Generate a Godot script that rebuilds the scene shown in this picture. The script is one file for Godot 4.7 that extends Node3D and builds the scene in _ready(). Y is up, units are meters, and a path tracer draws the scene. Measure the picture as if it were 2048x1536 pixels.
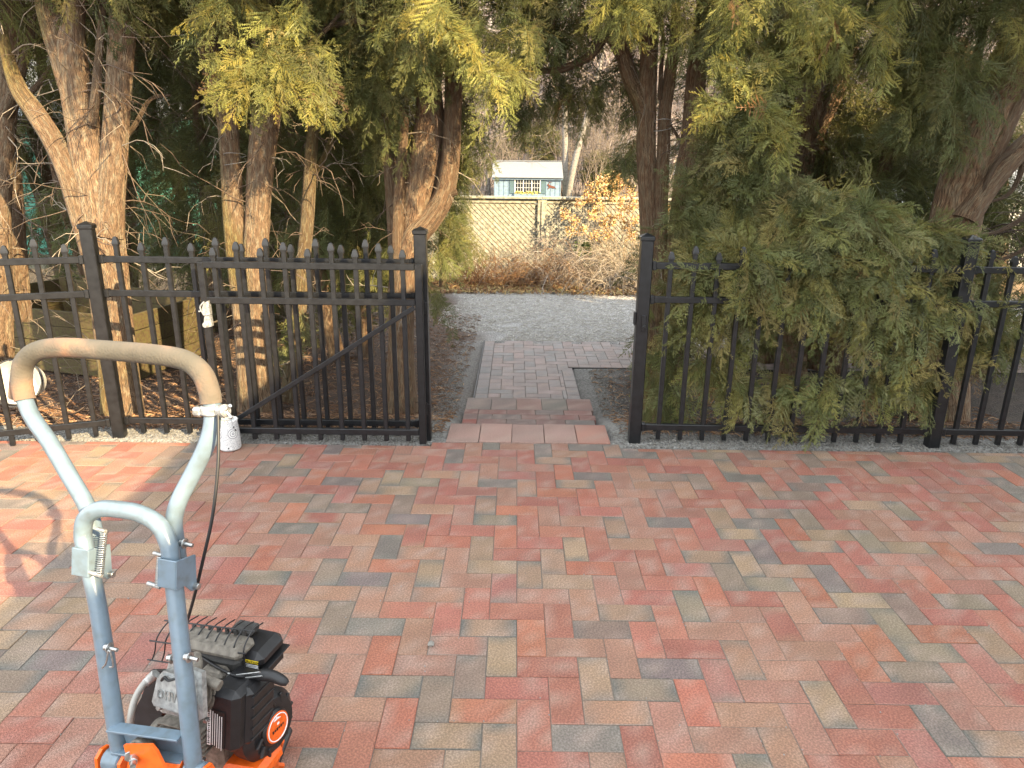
extends Node3D

var M := {}
var used := {}
var col := Color.WHITE
var rng := RandomNumberGenerator.new()
var wob := FastNoiseLite.new()
var SUN := Vector3(-0.613, -0.4415, -0.655)

# ---------------------------------------------------------------- helpers
func numbered(called: String) -> String:
	var n: int = used.get(called, -1) + 1
	used[called] = n
	return called if n == 0 else "%s_%03d" % [called, n]

func thing(called: String, label: String, category: String, at := Vector3.ZERO, turn := 0.0, group := "") -> Node3D:
	var o := Node3D.new()
	o.name = numbered(called)
	add_child(o)
	o.position = at
	o.rotation.y = turn
	tag(o, label, category, group)
	return o

func tag(o: Node, label: String, category: String, group := "") -> Node:
	o.set_meta("label", label)
	if category != "":
		o.set_meta("category", category)
	if group != "":
		o.set_meta("group", group)
	return o

func part(called: String, mesh: Mesh, m: Material, parent: Node) -> MeshInstance3D:
	var o := MeshInstance3D.new()
	o.name = called if parent != self else numbered(called)
	o.mesh = mesh
	o.material_override = m
	parent.add_child(o, true)
	return o

func structure(called: String, mesh: Mesh, m: Material, label: String) -> MeshInstance3D:
	var o := part(called, mesh, m, self)
	o.set_meta("kind", "structure")
	o.set_meta("label", label)
	return o

func many(called: String, mesh: Mesh, m: Material, parent: Node, where: Array, tints: Array) -> MultiMeshInstance3D:
	var mm := MultiMesh.new()
	mm.transform_format = MultiMesh.TRANSFORM_3D
	mm.use_colors = true
	mm.mesh = mesh
	mm.instance_count = where.size()
	for i in where.size():
		mm.set_instance_transform(i, where[i])
		mm.set_instance_color(i, tints[i % tints.size()])
	var o := MultiMeshInstance3D.new()
	o.name = called if parent != self else numbered(called)
	o.multimesh = mm
	o.material_override = m
	o.set_meta("kind", "stuff")
	parent.add_child(o, true)
	return o

func begin() -> SurfaceTool:
	var st := SurfaceTool.new()
	st.begin(Mesh.PRIMITIVE_TRIANGLES)
	col = Color.WHITE
	return st

func done(st: SurfaceTool) -> ArrayMesh:
	st.generate_normals()
	st.index()
	return st.commit()

func vt(st: SurfaceTool, p: Vector3, uv := Vector2.ZERO) -> void:
	st.set_color(col)
	st.set_uv(uv)
	st.add_vertex(p)

func tri(st: SurfaceTool, a: Vector3, b: Vector3, c: Vector3, out: Vector3) -> void:
	if (b - a).cross(c - a).dot(out) > 0.0:
		var t := b
		b = c
		c = t
	vt(st, a)
	vt(st, b)
	vt(st, c)

func quad(st: SurfaceTool, a: Vector3, b: Vector3, c: Vector3, d: Vector3, out: Vector3) -> void:
	tri(st, a, b, c, out)
	tri(st, a, c, d, out)

func rbox(st: SurfaceTool, c: Vector3, s: Vector3, ch := 0.003, b := Basis()) -> void:
	st.set_smooth_group(-1)
	var h := s * 0.5
	ch = minf(ch, minf(h.x, minf(h.y, h.z)) * 0.8)
	for a in 3:
		var u := (a + 1) % 3
		var v := (a + 2) % 3
		for sg in [-1.0, 1.0]:
			var q: Array[Vector3] = []
			for k in [[-1, -1], [1, -1], [1, 1], [-1, 1]]:
				var p := Vector3.ZERO
				p[a] = sg * h[a]
				p[u] = k[0] * (h[u] - ch)
				p[v] = k[1] * (h[v] - ch)
				q.append(c + b * p)
			var o := Vector3.ZERO
			o[a] = sg
			quad(st, q[0], q[1], q[2], q[3], b * o)
			for sv in [-1.0, 1.0]:
				var e: Array[Vector3] = []
				for k in [[0, -1], [0, 1], [1, 1], [1, -1]]:
					var p := Vector3.ZERO
					p[a] = sg * (h[a] - (ch if k[0] == 1 else 0.0))
					p[u] = sv * (h[u] - (0.0 if k[0] == 1 else ch))
					p[v] = k[1] * (h[v] - ch)
					e.append(c + b * p)
				var oe := Vector3.ZERO
				oe[a] = sg
				oe[u] = sv
				quad(st, e[0], e[1], e[2], e[3], b * oe)
	for sx in [-1.0, 1.0]:
		for sy in [-1.0, 1.0]:
			for sz in [-1.0, 1.0]:
				var o := Vector3(sx, sy, sz)
				var f := o * h
				tri(st, c + b * (f - Vector3(0, sy, sz) * ch), c + b * (f - Vector3(sx, 0, sz) * ch), c + b * (f - Vector3(sx, sy, 0) * ch), b * o)

func box_mesh(s: Vector3, ch := 0.003, c := Vector3.ZERO) -> ArrayMesh:
	var st := begin()
	rbox(st, c, s, ch)
	return done(st)

# a bar of square section from a to b
func bar(st: SurfaceTool, a: Vector3, b: Vector3, w: float, d: float, ch := 0.002, up := Vector3(0, 1, 0)) -> void:
	var x := (b - a).normalized()
	if absf(x.dot(up)) > 0.95:
		up = Vector3(0, 0, 1)
	var z := x.cross(up).normalized()
	rbox(st, (a + b) * 0.5, Vector3(a.distance_to(b), w, d), ch, Basis(x, z.cross(x), z))

func smooth_path(p: Array, n: int) -> Array:
	var out := []
	for i in p.size() - 1:
		var a: Vector4 = p[maxi(i - 1, 0)]
		var b: Vector4 = p[i]
		var c: Vector4 = p[i + 1]
		var d: Vector4 = p[mini(i + 2, p.size() - 1)]
		for k in n:
			var t := float(k) / n
			out.append(0.5 * ((2.0 * b) + (c - a) * t + (2.0 * a - 5.0 * b + 4.0 * c - d) * t * t + (3.0 * b - a - 3.0 * c + d) * t * t * t))
	out.append(p[-1])
	return out

# path: Vector4(x, y, z, radius)
func tube(st: SurfaceTool, path: Array, sides := 10, ridge := 0.0, caps := true, mossy := false) -> void:
	st.set_smooth_group(0)
	var rings := []
	var nrm := Vector3.ZERO
	var run := 0.0
	var keep := col
	for i in path.size():
		var c := Vector3(path[i].x, path[i].y, path[i].z)
		var a: Vector4 = path[maxi(i - 1, 0)]
		var b: Vector4 = path[mini(i + 1, path.size() - 1)]
		var t := Vector3(b.x - a.x, b.y - a.y, b.z - a.z).normalized()
		if i == 0:
			nrm = t.cross(Vector3(0.31, 0.2, 0.93)).normalized()
		else:
			nrm = (nrm - t * nrm.dot(t)).normalized()
			run += c.distance_to(Vector3(path[i - 1].x, path[i - 1].y, path[i - 1].z))
		var bn := t.cross(nrm)
		var ring := []
		for k in sides + 1:
			var an := TAU * (k % sides) / sides
			var r: float = path[i].w
			if ridge > 0.0:
				r *= 1.0 + ridge * wob.get_noise_3d(cos(an) * 90.0 + path[0].x * 300.0, sin(an) * 90.0, run * 55.0) + ridge * 0.7 * sin(an * 3.0 + path[0].x * 9.0 + run * 1.3)
			ring.append(c + (nrm * cos(an) + bn * sin(an)) * r)
		rings.append([ring, run, c])
	for i in path.size() - 1:
		for k in sides:
			var p := [rings[i][0][k], rings[i + 1][0][k], rings[i][0][k + 1], rings[i + 1][0][k + 1]]
			var u0 := float(k) / sides
			var u1 := float(k + 1) / sides
			var v0: float = rings[i][1]
			var v1: float = rings[i + 1][1]
			if mossy:
				var g: float = clampf(wob.get_noise_3d(p[0].x * 130.0, p[0].y * 60.0, p[0].z * 130.0) * 2.4 - 0.25, 0.0, 0.8)
				col = keep.lerp(Color(0.75, 0.82, 0.3), g)
			vt(st, p[0], Vector2(u0, v0))
			vt(st, p[1], Vector2(u0, v1))
			vt(st, p[2], Vector2(u1, v0))
			vt(st, p[2], Vector2(u1, v0))
			vt(st, p[1], Vector2(u0, v1))
			vt(st, p[3], Vector2(u1, v1))
	col = keep
	if caps:
		st.set_smooth_group(1)
		for e in [0, path.size() - 1]:
			var o: Vector3 = rings[0][2] - rings[1][2] if e == 0 else rings[-1][2] - rings[-2][2]
			for k in sides:
				tri(st, rings[e][2], rings[e][0][k], rings[e][0][k + 1], o)

func pipe(st: SurfaceTool, pts: Array, r: float, sides := 12, n := 6) -> void:
	var p := []
	for q in pts:
		p.append(Vector4(q.x, q.y, q.z, r))
	tube(st, smooth_path(p, n) if n > 1 else p, sides)

func rod(st: SurfaceTool, a: Vector3, b: Vector3, r: float, sides := 12) -> void:
	tube(st, [Vector4(a.x, a.y, a.z, r), Vector4(b.x, b.y, b.z, r)], sides)

# profile: Vector2(radius, height) turned about the y axis of xf
func lathe(st: SurfaceTool, prof: Array, xf: Transform3D, sides := 24) -> void:
	for i in prof.size() - 1:
		st.set_smooth_group(i + 2)
		var a: Vector2 = prof[i]
		var b: Vector2 = prof[i + 1]
		for k in sides:
			var q := []
			for e in [[a, k], [b, k], [a, k + 1], [b, k + 1]]:
				var an: float = TAU * e[1] / sides
				q.append(xf * Vector3(cos(an) * e[0].x, e[0].y, sin(an) * e[0].x))
			var s := 1.0 / sides
			var uv := [Vector2(k * s, a.y), Vector2(k * s, b.y), Vector2((k + 1) * s, a.y), Vector2((k + 1) * s, b.y)]
			for e in [0, 1, 2, 2, 1, 3]:
				vt(st, q[e], uv[e])

func cyl(st: SurfaceTool, c: Vector3, axis: Vector3, r: float, h: float, ch := 0.002, sides := 20) -> void:
	var y := axis.normalized()
	var x := y.cross(Vector3(0.3, 0.21, 0.9)).normalized()
	lathe(st, [Vector2(0, h * 0.5), Vector2(r - ch, h * 0.5), Vector2(r, h * 0.5 - ch), Vector2(r, -h * 0.5 + ch), Vector2(r - ch, -h * 0.5), Vector2(0, -h * 0.5)], Transform3D(Basis(x, y, x.cross(y)), c), sides)

# a polygon plate: outline in the plane of ax, ay at c, thickness along n
func plate(st: SurfaceTool, pts: Array, n: Vector3, th: float) -> void:
	st.set_smooth_group(-1)
	var nn := n.normalized()
	var ax: Vector3 = (pts[1] - pts[0]).normalized()
	ax = (ax - nn * ax.dot(nn)).normalized()
	var ay := nn.cross(ax)
	var flat := PackedVector2Array()
	for p in pts:
		flat.append(Vector2((p - pts[0]).dot(ax), (p - pts[0]).dot(ay)))
	var ids := Geometry2D.triangulate_polygon(flat)
	var at := func(k: int, s: float) -> Vector3: return pts[0] + ax * flat[k].x + ay * flat[k].y + nn * s * th * 0.5
	for i in range(0, ids.size(), 3):
		for s in [-1.0, 1.0]:
			tri(st, at.call(ids[i], s), at.call(ids[i + 1], s), at.call(ids[i + 2], s), nn * s)
	var cc := Vector2.ZERO
	for f in flat:
		cc += f / flat.size()
	var turn := 1.0 if not Geometry2D.is_polygon_clockwise(flat) else -1.0
	for i in flat.size():
		var j := (i + 1) % flat.size()
		var e := flat[j] - flat[i]
		var o := (ax * e.y - ay * e.x) * turn
		quad(st, at.call(i, -1.0), at.call(j, -1.0), at.call(j, 1.0), at.call(i, 1.0), o)

func ramp(cs: Array) -> Gradient:
	var g := Gradient.new()
	g.offsets = PackedFloat32Array(cs.map(func(c): return c[0]))
	g.colors = PackedColorArray(cs.map(func(c): return c[1]))
	return g

func noise_tex(sd: int, freq: float, cs: Array, size := 512, oct := 4, bump := false, kind := FastNoiseLite.TYPE_SIMPLEX_SMOOTH) -> NoiseTexture2D:
	var n := FastNoiseLite.new()
	n.seed = sd
	n.frequency = freq
	n.fractal_octaves = oct
	n.noise_type = kind
	var t := NoiseTexture2D.new()
	t.width = size
	t.height = size
	t.seamless = true
	t.noise = n
	if bump:
		t.as_normal_map = true
		t.bump_strength = 6.0
	else:
		t.color_ramp = ramp(cs)
	return t

func grey(v: float) -> Color:
	return Color(v, v, v)

func lin(r: float, g: float, b: float) -> Color:
	return Color(r, g, b).linear_to_srgb()

# a painted or raw surface: linear base colour, roughness, a grain texture over it
func mat(c: Color, rough: float, tex = null, scale := 1.0, metal := 0.0, bump = null, depth := 1.0, world := false, vcol := false) -> StandardMaterial3D:
	var m := StandardMaterial3D.new()
	m.albedo_color = c.linear_to_srgb()
	m.roughness = rough
	m.metallic = metal
	m.vertex_color_use_as_albedo = vcol
	if tex != null or bump != null:
		m.uv1_triplanar = true
		m.uv1_world_triplanar = world
		m.uv1_scale = Vector3.ONE * scale
		if tex != null:
			m.albedo_texture = tex
		if bump != null:
			m.heightmap_enabled = true
			m.heightmap_texture = bump
			m.heightmap_scale = depth
	return m

func rnd(a: float, b: float) -> float:
	return rng.randf_range(a, b)

func rvec() -> Vector3:
	return Vector3(rnd(-1, 1), rnd(-1, 1), rnd(-1, 1))

func v3(q: Vector4) -> Vector3:
	return Vector3(q.x, q.y, q.z)

# the lie of the land: patio level in front, path level behind the fence, a wooded slope far off
func land(x: float, z: float) -> float:
	var y := -0.012 - 0.19 * smoothstep(4.15, 5.1, -z)
	if z > -3.86 and absf(x) < 6.0:
		y = -0.1
	y += 0.012 * wob.get_noise_2d(x * 60.0, z * 60.0) * smoothstep(3.95, 4.4, -z)
	y += smoothstep(6.5, 9.0, -z) * 0.03 * wob.get_noise_2d(x * 22.0, z * 22.0)
	if (z > -5.12 and z < -4.0 and x > -0.37 and x < 0.6) or (z > -7.24 and z < -5.0 and x > -0.31 and x < 0.52) or (z > -7.24 and z < -6.32 and x > 0.4 and x < 6.5):
		y = minf(y, -0.262 if z < -4.9 else -0.16)
	if z < -44.0:
		y += (-z - 44.0) * 0.16
	return y

# ---------------------------------------------------------------- materials
func bark_images() -> Array:
	var n := FastNoiseLite.new()
	n.seed = 11
	n.frequency = 1.0
	n.fractal_octaves = 3
	var w := 256
	var h := 512
	var al := Image.create(w, h, false, Image.FORMAT_RGB8)
	var bp := Image.create(w, h, false, Image.FORMAT_RGB8)
	for y in h:
		var vy: float = absf(float(y) / h - 0.5) * 2.0
		for x in w:
			var a := TAU * x / w
			var wv := 0.1 * sin(vy * 9.0 + a)
			var s := n.get_noise_3d(cos(a + wv) * 7.0, sin(a + wv) * 7.0, vy * 2.6)
			var f := n.get_noise_3d(cos(a) * 19.0, sin(a) * 19.0, vy * 9.0 + 30.0)
			var p := n.get_noise_3d(cos(a) * 1.2, sin(a) * 1.2, vy * 3.0 + 80.0)
			var hgt := clampf(0.55 + s * 0.75 + f * 0.35, 0.0, 1.0)
			var c := Color(0.40, 0.31, 0.24).lerp(Color(0.80, 0.66, 0.52), hgt)
			c = c.lerp(Color(0.74, 0.68, 0.58), clampf(p * 1.4, 0.0, 0.6))
			c = c.lerp(Color(0.60, 0.45, 0.34), clampf(-p * 1.4, 0.0, 0.4))
			al.set_pixel(x, y, c)
			bp.set_pixel(x, y, grey(hgt))
	return [ImageTexture.create_from_image(al), ImageTexture.create_from_image(bp)]

func materials() -> void:
	var fine := noise_tex(3, 0.055, [[0.0, grey(0.66)], [0.4, grey(0.79)], [0.6, grey(0.86)], [0.75, grey(0.93)], [1.0, grey(1.0)]], 512, 6)
	var brush := noise_tex(31, 0.06, [[0.0, grey(0.74)], [0.5, grey(0.84)], [0.8, grey(0.9)], [1.0, grey(1.0)]], 512, 4, false, FastNoiseLite.TYPE_PERLIN)
	var bump := noise_tex(5, 0.09, [[0.0, grey(0.0)], [1.0, grey(1.0)]], 512, 5)
	var patch := noise_tex(8, 0.012, [[0.0, grey(0.62)], [0.5, grey(0.84)], [1.0, grey(1.0)]], 512, 5)
	var dirt := noise_tex(9, 0.02, [[0.0, Color(0.86, 0.83, 0.78)], [0.55, Color(0.97, 0.97, 0.96)], [1.0, Color(1, 1, 1)]], 512, 5)
	var speck := noise_tex(14, 0.2, [[0.0, grey(0.45)], [0.4, grey(0.72)], [0.7, grey(0.9)], [1.0, grey(1.0)]], 512, 3)
	M.brick = mat(Color.WHITE, 0.88, fine, 4.2, 0.0, bump, 0.25, true, true)
	M.sand = mat(Color(0.30, 0.265, 0.22), 0.95, speck, 5.0, 0.0, bump, 0.4, true)
	M.ground = mat(Color.WHITE, 0.96, noise_tex(44, 0.035, [[0.0, grey(0.42)], [0.45, grey(0.78)], [1.0, grey(1.0)]], 1024, 6), 1.1, 0.0, bump, 1.6, true, true)
	M.stone = mat(Color(0.42, 0.41, 0.39), 0.9, speck, 9.0, 0.0, null, 1.0, false, true)
	M.litter = mat(Color.WHITE, 0.85, null, 1.0, 0.0, null, 1.0, false, true)
	M.iron = mat(Color(0.014, 0.015, 0.017), 0.33, patch, 3.0, 0.0, bump, 0.02)
	M.iron.metallic_specular = 0.5
	M.iron_dusty = mat(Color(0.05, 0.05, 0.052), 0.5, patch, 4.0)
	M.alu = mat(Color(0.56, 0.57, 0.56), 0.38, patch, 9.0, 0.55, bump, 0.05)
	M.zinc = mat(Color(0.62, 0.63, 0.62), 0.3, patch, 12.0, 0.9)
	M.blue = mat(Color(0.138, 0.192, 0.245), 0.34, dirt, 3.0, 0.0, bump, 0.012)
	M.blue.clearcoat_enabled = true
	M.blue.clearcoat = 0.35
	M.blue.clearcoat_roughness = 0.25
	var foam := noise_tex(21, 0.0045, [[0.0, Color(0.38, 0.36, 0.32)], [0.4, Color(0.46, 0.43, 0.38)], [0.58, Color(0.54, 0.48, 0.42)], [0.74, Color(0.70, 0.54, 0.43)], [1.0, Color(0.78, 0.58, 0.46)]], 512, 6)
	M.foam = mat(Color(0.53, 0.54, 0.54), 0.92, foam, 2.6, 0.0, bump, 0.12)
	M.black = mat(Color(0.018, 0.018, 0.02), 0.42, patch, 5.0, 0.0, bump, 0.03)
	M.black_dusty = mat(Color(0.055, 0.053, 0.05), 0.6, patch, 6.0, 0.0, bump, 0.06)
	M.rubber = mat(Color(0.012, 0.012, 0.013), 0.5)
	M.orange = mat(Color(0.86, 0.135, 0.012), 0.36, dirt, 5.0)
	M.dusty = mat(Color(0.26, 0.23, 0.19), 0.75, patch, 8.0, 0.2, bump, 0.1)
	M.hose = mat(Color(0.55, 0.53, 0.48), 0.5, speck, 30.0, 0.4)
	M.print_white = mat(Color(0.8, 0.8, 0.8), 0.5)
	M.print_yellow = mat(Color(0.85, 0.62, 0.02), 0.5)
	M.print_black = mat(Color(0.01, 0.01, 0.01), 0.5)
	var bk := bark_images()
	M.bark = mat(Color(0.59, 0.62, 0.615), 0.9, null, 1.0, 0.0, null, 1.0, false, true)
	M.bark.albedo_texture = bk[0]
	M.bark.heightmap_enabled = true
	M.bark.heightmap_texture = bk[1]
	M.bark.heightmap_scale = 1.6
	M.bark.uv1_scale = Vector3(2, 1.7, 1)
	M.pale_bark = mat(Color(0.34, 0.31, 0.28), 0.9, patch, 1.5, 0.0, null, 1.0, false, true)
	M.twig = mat(Color.WHITE, 0.9, patch, 8.0, 0.0, null, 1.0, false, true)
	M.leaf = mat(Color.WHITE, 0.55, null, 1.0, 0.0, null, 1.0, false, true)
	M.leaf.backlight_enabled = true
	M.leaf.backlight = Color(0.42, 0.42, 0.24)
	var plank := noise_tex(17, 0.03, [[0.0, Color(0.46, 0.40, 0.30)], [0.45, Color(0.64, 0.57, 0.43)], [0.62, Color(0.62, 0.60, 0.40)], [1.0, Color(0.70, 0.72, 0.44)]], 512, 5)
	M.plank = mat(Color(0.23, 0.205, 0.155), 0.9, plank, 1.7, 0.0, bump, 0.3)
	M.cedar = mat(Color(0.45, 0.435, 0.355), 0.85, patch, 2.0)
	M.shed_wall = mat(Color(0.165, 0.24, 0.32), 0.75, dirt, 0.6)
	M.shed_trim = mat(Color(0.14, 0.205, 0.28), 0.7, dirt, 0.6)
	M.shutter = mat(Color(0.06, 0.11, 0.135), 0.7, dirt, 0.6)
	M.shingle = mat(Color(0.30, 0.315, 0.33), 0.9, speck, 0.8)
	M.glass = mat(Color(0.02, 0.025, 0.03), 0.08)
	M.white = mat(Color(0.78, 0.78, 0.77), 0.6, dirt, 0.7)
	M.teal = mat(Color(0.07, 0.25, 0.185), 0.8, dirt, 0.5)
	M.rust = mat(Color(0.16, 0.055, 0.03), 0.85, patch, 6.0)
	M.rock = mat(Color(0.62, 0.60, 0.55), 0.9, patch, 2.0, 0.0, bump, 1.0)
	M.roof = mat(Color(0.10, 0.10, 0.11), 0.9, speck, 1.0)

# ---------------------------------------------------------------- paving
# herringbone of 100 x 200 mm bricks: Vector2i is the brick's first cell
var KILN := {"P": [Vector2i(-25, -12), Vector2i(-21, -14), Vector2i(-14, 1), Vector2i(-13, 6), Vector2i(-10, -5), Vector2i(-9, -4), Vector2i(-8, -1), Vector2i(-6, 3), Vector2i(-6, 5), Vector2i(-4, -1), Vector2i(-4, 1), Vector2i(-4, 7), Vector2i(-1, -14), Vector2i(1, -8), Vector2i(1, 2), Vector2i(2, -1), Vector2i(2, 5), Vector2i(3, -2), Vector2i(3, 2), Vector2i(5, 6), Vector2i(6, 1), Vector2i(7, -10), Vector2i(7, 0), Vector2i(7, 4), Vector2i(7, 6), Vector2i(9, 2), Vector2i(15, -4), Vector2i(17, -8), Vector2i(17, -4), Vector2i(18, -3)],
	"S": [Vector2i(-19, -4), Vector2i(-16, 3), Vector2i(-11, -6), Vector2i(-10, -11), Vector2i(-7, -2), Vector2i(-6, -7), Vector2i(-6, -5), Vector2i(-6, 1), Vector2i(-4, -15), Vector2i(-2, -11), Vector2i(1, -16), Vector2i(1, 6), Vector2i(3, -12), Vector2i(4, 3), Vector2i(6, -15), Vector2i(6, -7), Vector2i(10, -7), Vector2i(10, -5), Vector2i(11, -12), Vector2i(12, -3), Vector2i(12, 5), Vector2i(15, -12), Vector2i(20, -5), Vector2i(25, -12)],
	"T": [Vector2i(-19, -2), Vector2i(-17, -4), Vector2i(-17, 0), Vector2i(-16, -1), Vector2i(-13, -4), Vector2i(-9, 0), Vector2i(-4, -3), Vector2i(-3, 6), Vector2i(-2, -9), Vector2i(-2, -5), Vector2i(-2, -3), Vector2i(-2, 1), Vector2i(-2, 7), Vector2i(-1, 2), Vector2i(-1, 6), Vector2i(1, -4), Vector2i(1, -2), Vector2i(3, 0), Vector2i(4, -7), Vector2i(5, -16), Vector2i(7, -4), Vector2i(9, -6), Vector2i(9, -4), Vector2i(9, 4), Vector2i(10, -3), Vector2i(12, -11), Vector2i(12, -5), Vector2i(12, -1), Vector2i(13, -6), Vector2i(13, 6), Vector2i(16, -5), Vector2i(16, 1)],
	"G": [Vector2i(-17, -6), Vector2i(-17, 2), Vector2i(-17, 4), Vector2i(-14, -13), Vector2i(-13, -12), Vector2i(-12, -9), Vector2i(-11, -2), Vector2i(-10, -9), Vector2i(-9, -8), Vector2i(-8, -3), Vector2i(-7, 0), Vector2i(-6, -11), Vector2i(-6, -9), Vector2i(-6, 7), Vector2i(-5, 4), Vector2i(-3, 4), Vector2i(-2, -7), Vector2i(-2, 3), Vector2i(2, 1), Vector2i(3, 4), Vector2i(6, -1), Vector2i(6, 7), Vector2i(7, -12), Vector2i(8, -3), Vector2i(9, -12), Vector2i(9, -2), Vector2i(10, -15), Vector2i(11, -8), Vector2i(11, 0), Vector2i(12, 3), Vector2i(13, -10), Vector2i(13, -8), Vector2i(13, 0), Vector2i(13, 2), Vector2i(14, -11), Vector2i(14, -1), Vector2i(15, -6), Vector2i(16, -15), Vector2i(16, -1), Vector2i(18, -9), Vector2i(19, -14), Vector2i(19, -2)],
	"O": [Vector2i(-15, 0), Vector2i(-13, -10), Vector2i(-11, -4), Vector2i(-9, -14), Vector2i(-5, 2), Vector2i(-4, 5), Vector2i(-2, 5), Vector2i(0, 1), Vector2i(1, -10), Vector2i(2, -3), Vector2i(3, -10), Vector2i(5, 4), Vector2i(7, -2), Vector2i(11, -2), Vector2i(11, 2), Vector2i(12, 1), Vector2i(18, -5)]}

func brick_tone(cls: String) -> Array:
	var c: Color
	match cls:
		"S": c = Color(0.17, 0.178, 0.165)
		"G": c = Color(0.265, 0.225, 0.165)
		"T": c = Color(0.41, 0.285, 0.18)
		"P": c = Color(0.43, 0.225, 0.15)
		"O": c = Color(0.49, 0.165, 0.092)
		"M": c = Color(0.41, 0.16, 0.125)
		_: c = Color(0.435, 0.148, 0.102)
	c = c.lerp(Color(0.36, 0.20, 0.145), 0.3)
	var v := rnd(0.9, 1.1)
	return [Color(c.r * v, c.g * v * rnd(0.93, 1.07), c.b * v)]

# one brick: worn arris, uneven colour of the kiln over its face
func brick_mesh(w: float, l: float, th: float, tone: Color, ends: Color, share: float, sd: float) -> ArrayMesh:
	var nx := 4 if w > l else 2
	var nz := 2 if w > l else 4
	var ch := 0.0022
	var st := begin()
	st.set_smooth_group(-1)
	var grid := []
	var cols := []
	for i in nx + 1:
		for k in nz + 1:
			var x := lerpf(-w * 0.5 + ch, w * 0.5 - ch, float(i) / nx)
			var z := lerpf(-l * 0.5 + ch, l * 0.5 - ch, float(k) / nz)
			grid.append(Vector3(x, 0.0009 * wob.get_noise_2d((x + sd) * 900.0, z * 900.0), z))
			var t: float = (float(i) / nx if w > l else float(k) / nz)
			var f := clampf((absf(t - 0.5) * 2.0 - 1.0 + share) * 1.6 + 0.9 * wob.get_noise_2d((x + sd * 3.0) * 500.0, z * 500.0) * minf(share * 3.0, 1.0), 0.0, 0.9)
			var bloom := clampf(wob.get_noise_2d(sd * 41.0 + x * 900.0, z * 900.0) * 1.3 - 0.12, 0.0, 0.45)
			cols.append((tone.lerp(ends, f) * (1.0 + 0.2 * wob.get_noise_2d(sd * 70.0 + x * 500.0, z * 500.0))).lerp(Color(0.50, 0.38, 0.31), bloom))
	var put := func(id: int) -> void:
		col = cols[id]
		vt(st, grid[id])
	var m := nz + 1
	for i in nx:
		for k in nz:
			var q := [i * m + k, (i + 1) * m + k, i * m + k + 1, i * m + k + 1, (i + 1) * m + k, (i + 1) * m + k + 1]
			for e in q:
				put.call(e)
	col = cols[0].lerp(cols[-1], 0.5)
	var a := [Vector3(-w * 0.5 + ch, 0, -l * 0.5 + ch), Vector3(w * 0.5 - ch, 0, -l * 0.5 + ch), Vector3(w * 0.5 - ch, 0, l * 0.5 - ch), Vector3(-w * 0.5 + ch, 0, l * 0.5 - ch)]
	for k in 4:
		var j := (k + 1) % 4
		var o0: Vector3 = Vector3(signf(a[k].x) * w * 0.5, -0.0016, signf(a[k].z) * l * 0.5)
		var o1: Vector3 = Vector3(signf(a[j].x) * w * 0.5, -0.0016, signf(a[j].z) * l * 0.5)
		var out: Vector3 = (a[k] + a[j]) * Vector3(1, 0, 1)
		quad(st, a[k], a[j], o1, o0, out + Vector3(0, 0.05, 0))
		quad(st, o0, o1, o1 - Vector3(0, th, 0), o0 - Vector3(0, th, 0), out)
	return done(st)

func lay_bricks(parent: Node, rows: Array, most: int) -> void:
	# rows: [nearness, centre, w, l, tone, ends, share]
	rows.sort_custom(func(p, q): return p[0] < q[0])
	var rest := begin()
	var some := false
	for i in rows.size():
		var r: Array = rows[i]
		var me := brick_mesh(r[2], r[3], 0.05, r[4], r[5], r[6], i * 1.37)
		var b := Basis.from_euler(Vector3(rnd(-0.006, 0.006), rnd(-0.006, 0.006), rnd(-0.006, 0.006)))
		var xf := Transform3D(b, r[1] + Vector3(0, rnd(-0.0012, 0.0012), 0))
		if i < most:
			part("brick", me, M.brick, parent).transform = xf
		else:
			rest.append_from(me, 0, xf)
			some = true
	if some:
		part("bricks", rest.commit(), M.brick, parent).set_meta("kind", "stuff")

func in_frame(cam: Camera3D, p: Vector3) -> float:
	var q := cam.transform.affine_inverse() * p
	if q.z > -0.3:
		return 99.0
	var t := tan(deg_to_rad(cam.fov * 0.5))
	var far := maxf(absf(q.x / -q.z) / (t * 1.36), absf(q.y / -q.z) / (t * 1.04))
	return -q.z + (40.0 if far > 1.0 else 0.0)

func clip_len(lo: float, hi: float, a: float, b: float) -> Array:
	lo = maxf(lo, a)
	hi = minf(hi, b)
	return [(lo + hi) * 0.5, hi - lo]

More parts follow.
